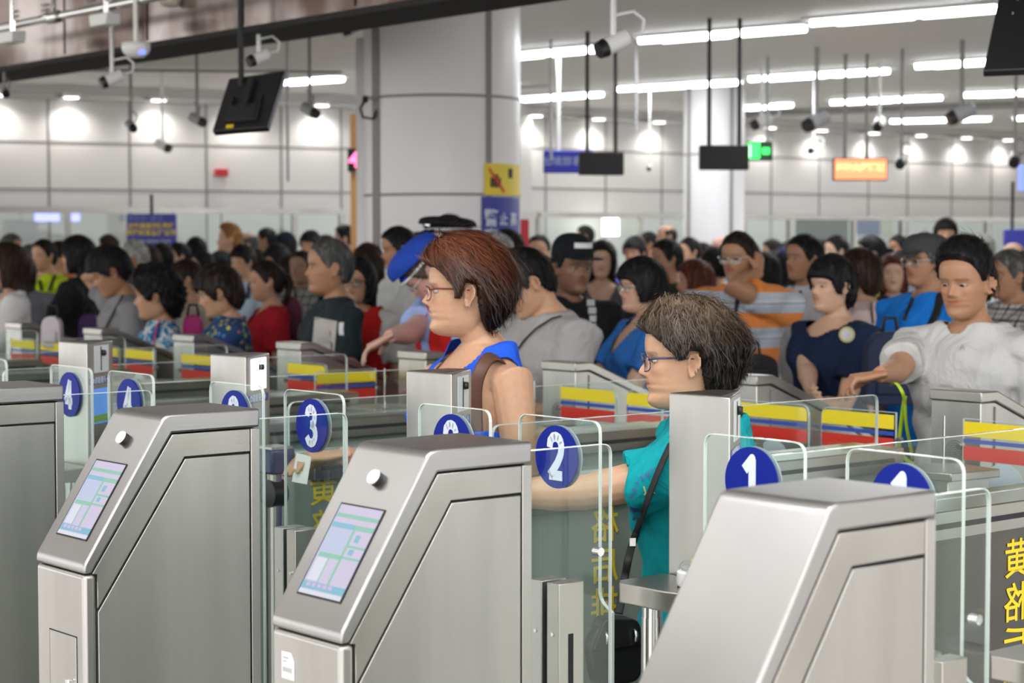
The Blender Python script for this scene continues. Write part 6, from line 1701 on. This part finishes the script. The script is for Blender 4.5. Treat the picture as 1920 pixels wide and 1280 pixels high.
# black cross strap and handbag of the woman in teal
bag=empty('handbag',at_y(1150,1215,3.80),R(25),'black leather handbag hanging at the hip of the woman in teal','bag')
b=MB(); b.prism(rounded([(-.045,-.075),(.052,-.068),(.066,.0),(.045,.052),(-.030,.060),(-.062,.015)],.02,4),-.018,.018); b.build('body',M['black'],bag,bevel=.008,seg=3)
b=MB(); b.prism(rounded([(-.058,.0),(.060,.008),(.044,.058),(-.030,.066)],.015,4),-.023,.021); b.build('flap',M['black'],bag,bevel=.006)
for x in (-.030,.034):
    b=MB(); b.tube([(x,-.026,.040),(x,-.034,.028),(x,-.026,.012)],.004,8); b.build('buckle',M['chrome'],bag,smooth=True)
f=hitfn(h2); Mh=h2['mat']; pts=[]
for px,py in ((1262,815),(1256,835),(1240,870),(1222,915),(1206,960),(1192,1000),(1180,1040),(1172,1080)):
    q=f(px,py,.012)
    pts.append(Mh@q if q is not None else at_y(px,py,3.86))
pts+= [at_y(1166,1120,3.82),at_y(1160,1150,3.80)]
o=worldstrap('shoulder_strap',[p-bag.location for p in pts],.008,.002,M['blackfab']); o.parent=bag; o.rotation_euler=(0,0,-R(25)); 
b=MB(); q=at_y(1186,1015,3.80)-bag.location; b.box(q.x-.006,q.x+.006,q.y-.006,q.y-.002,q.z-.008,q.z+.008); o=b.build('buckle',M['chrome'],bag); o.rotation_euler=(0,0,-R(25))
# brown strap and canvas bag of the woman in blue
tb=empty('shoulder_bag',at_y(1028,866,4.92),R(20),'tan canvas bag with brown strap on the shoulder of the woman in blue','bag')
b=MB(); b.prism(rounded([(-.050,-.11),(.035,-.11),(.035,.055),(.005,.090),(-.050,.090)],.02,5),-.035,.035); b.build('body',M['tan'],tb,bevel=.008,seg=3)
b=MB()
for i in range(12): b.tube([(-.036+.002*math.sin(i),-.0365,.04-.013*i),(-.036+.002*math.sin(i),-.0345,.04-.013*i)],.002,6)
b.build('stitching',M['blackfab'],tb)
pts=[at_y(893,870,4.66),at_y(893,800,4.64),at_y(892,730,4.62),at_y(903,690,4.62),at_y(922,668,4.66),at_y(946,680,4.72),at_y(964,715,4.80),at_y(976,770,4.86),at_y(986,830,4.90),at_y(1000,880,4.92)]
o=worldstrap('strap',[p-tb.location for p in pts],.016,.0025,M['leather'],up=(1,0,0)); o.parent=tb; o.rotation_euler=(0,0,-R(20))
# the card she holds
c=at_y(560,872,4.64); card=empty('travel_card',c,R(-20),'white travel card held in the hand of the woman in blue','card')
b=MB(); b.prism([(-.018,-.04),(.022,-.045),(.034,.022),(-.006,.03)],-.001,.001); b.build('sheet',M['white'],card)
b=MB(); b.prism([(-.006,-.012),(.012,-.014),(.015,.008),(-.003,.010)],-.0016,-.0011); b.build('photo_patch',mat('card_patch',(.65,.35,.25),.5),card)
# lime strap on the wrist of the man in white
c=at_y(1692,735,5.5); ls=empty('wrist_strap',c,0,'lime green strap looped on the wrist of the man in white','strap')
A=[at_y(1672,722,5.56),at_y(1680,718,5.50),at_y(1692,735,5.47),at_y(1697,760,5.5),at_y(1700,800,5.52),at_y(1712,860,5.55)]
worldstrap('near_band',[p-c for p in A],.006,.0015,M['lime'],ls,up=(1,0,0))
A=[at_y(1697,742,5.52),at_y(1690,790,5.55),at_y(1686,840,5.56),at_y(1700,862,5.56),at_y(1714,870,5.55)]
worldstrap('far_band',[p-c for p in A],.006,.0015,M['lime'],ls,up=(1,0,0))
# small mark on the white T-shirt
textdecal(h3,'A',1804,651,15,0,M['grey'])
# prints in the crowd
g=find('dark T-shirt'); decal(g,'print',lambda u,v:(590+42*u-6*v,594+66*v+8*u),M['palefab'],10,12); decal(g,'print',lambda u,v:(636+9*u-5*v*(1-v),604+24*v),M['whiteprint'],4,8)
g=find('snapback')
for k in range(6): decal(g,'print',lambda u,v,k=k:(1098+2.5*k+(12+3*math.sin(k))*u,546+15*k+12*v),M['whiteprint'],4,4)
for k in range(4): decal(g,'print',lambda u,v,k=k:(1092+13*(k%2)+11*u,632+15*(k//2)+12*v),M['palefab'],4,4)
g=find('navy dress'); decal(g,'badge',lambda u,v:(1588+15*u*math.cos(6.2832*v),627+15*u*math.sin(6.2832*v)),M['printyellow'],3,20,.005); decal(g,'badge_centre',lambda u,v:(1588+11*u*math.cos(6.2832*v),627+11*u*math.sin(6.2832*v)),M['whiteprint'],3,20,.0065)
def strap_on(sub, pts, wpx, m, name='strap', off=.008, info=None):
    g=info or find(sub); f=hitfn(g); P=[]
    for i in range(len(pts)-1):
        for k in range(5):
            t=k/5; q=f(pts[i][0]*(1-t)+pts[i+1][0]*t, pts[i][1]*(1-t)+pts[i+1][1]*t, off)
            if q is not None: P.append(q)
    q=f(*pts[-1],off)
    if q is not None: P.append(q)
    if len(P)<3: return None
    mb=MB(); mb.tube(P,[wpx/2/F*g['y']]*len(P),8,flat=(1,.25),up=(0,1,0)); return mb.build(name,m,g['root'],smooth=True)
strap_on('',((1052,592),(1035,596),(1005,615),(980,640),(962,668),(948,690)),9,M['blackfab'],info=h5)
strap_on('raised elbow',((246,532),(232,550),(218,575),(205,600),(196,618)),9,M['blackfab'])
strap_on('permed black hair in white',((312,582),(302,592),(294,612),(290,630),(288,645)),9,M['pinkfab'])
strap_on('orange and grey striped',((1383,545),(1382,560),(1380,580),(1376,600)),8,M['blackfab'])
strap_on('open white jacket',((1500,545),(1494,570),(1490,600),(1486,640),(1486,680)),9,M['blackfab'])
strap_on('pink blouse',((1640,545),(1634,560),(1634,580),(1637,606)),7,M['blackfab'])
strap_on('flat cap',((1722,545),(1712,560),(1702,585),(1696,600)),9,M['blackfab']); strap_on('flat cap',((1762,545),(1760,570),(1752,595),(1744,610)),20,M['blackfab'])
strap_on('light blue shirt with navy',((470,522),(466,540),(464,560)),8,M['navyfab'])
strap_on('neon yellow',((106,508),(98,528),(92,545)),8,M['blackfab']); strap_on('neon yellow',((72,505),(74,525),(78,545)),6,M['blackfab'])
# bags carried in the crowd
def bagthing(px,py,y,w,h,d,m,lab,rot=0.0,name='backpack'):
    c=at_y(px,py,y); r_=empty(name,c,rot,lab,'bag'); b=MB(); b.prism(rounded([(-w/2,-h/2),(w/2,-h/2),(w*.46,h*.3),(w*.25,h/2),(-w*.25,h/2),(-w*.46,h*.3)],.03,4),-d/2,d/2); b.build('body',m,r_,bevel=.02,seg=3)
    b=MB(); b.tube([(-.03,0,h/2-.01),(-.02,0,h/2+.05),(.02,0,h/2+.05),(.03,0,h/2-.01)],.007,8); b.build('handle',M['blackfab'],r_,smooth=True)
    b=MB(); b.box(-w*.3,w*.3,-d/2-.012,-d/2+.005,-h*.35,h*.05); b.build('pocket',m,r_,bevel=.01)
def yof(sub): return find(sub)['y']
bagthing(362,618,yof('permed black hair in white')+.12,.10,.16,.10,M['pinkfab'],'pink backpack on the woman in blue patterned blouse')
bagthing(545,600,yof('maroon')+.12,.14,.26,.12,mat('maroon_fabric',(.10,.01,.04),.7),'maroon backpack on the woman in the red top')
bagthing(1668,690,7.15,.20,.27,.12,M['navyfab'],'navy backpack behind the woman in the navy dress')
bagthing(1412,690,yof('orange and grey')-.28,.22,.12,.08,M['blackfab'],'black waist bag on the man in the striped polo',name='waist_bag')
bagthing(168,612,yof('forearm held out')-.2,.12,.15,.1,mat('purple_fabric',(.05,.02,.12),.7),'dark purple shoulder bag beside the woman in the black T-shirt',name='shoulder_bag')
bagthing(98,622,9.3,.10,.15,.07,mat('plastic_bag',(.55,.50,.54),.4),'pale plastic carrier bag held by the woman in the white blouse',name='carrier_bag')
# phones
def phone(px,py,y,rot,lab,m):
    c=at_y(px,py,y); r_=empty('phone',c,rot,lab,'phone'); b=MB(); b.box(-.036,.036,-.005,.005,-.072,.072); b.build('case',m,r_,bevel=.004)
    b=MB(); b.box(-.032,.032,.005,.0056,-.064,.064); b.build('screen',M['black'],r_)
g=find('bright blue dress'); a=g['arms'][1]; q=g['mat']@a[2]; q2=g['mat']@g['arms'][0][2]
c=(q+q2)/2; pr=empty('phone',c+Vector((-.06,-.02,.07)),R(60),'red cased phone held up by the woman in the blue dress','phone'); b=MB(); b.box(-.036,.036,-.005,.005,-.07,.07); b.build('case',M['alarm'],pr,bevel=.004); b=MB(); b.box(-.032,.032,.005,.0056,-.06,.06); b.build('screen',M['black'],pr)
g=find('looking at his phone'); q=(g['mat']@g['arms'][0][2]+g['mat']@g['arms'][1][2])/2
pr=empty('phone',q+Vector((-.05,-.03,.06)),R(60),'black phone in the hands of the man left of the beret','phone'); b=MB(); b.box(-.036,.036,-.005,.005,-.07,.07); b.build('case',M['black'],pr,bevel=.004); b=MB(); b.box(-.032,.032,.005,.0056,-.06,.06); b.build('screen',M['grey'],pr)
# watch of the man with his hand at his ear
g=find('orange and grey'); S_,E_,T_,s_=g['arms'][0]; d=(T_-E_).normalized(); b=MB(); b.tube([T_-d*.035,T_-d*.012],[.024,.023],20); b.build('wristwatch',M['blackfab'],g['root'],smooth=True)
g=find('navy dress'); S_,E_,T_,s_=g['arms'][1]; d=(T_-E_).normalized(); b=MB(); b.tube([T_-d*.03,T_-d*.016],[.022,.021],20); b.build('wristband',M['blackfab'],g['root'],smooth=True)
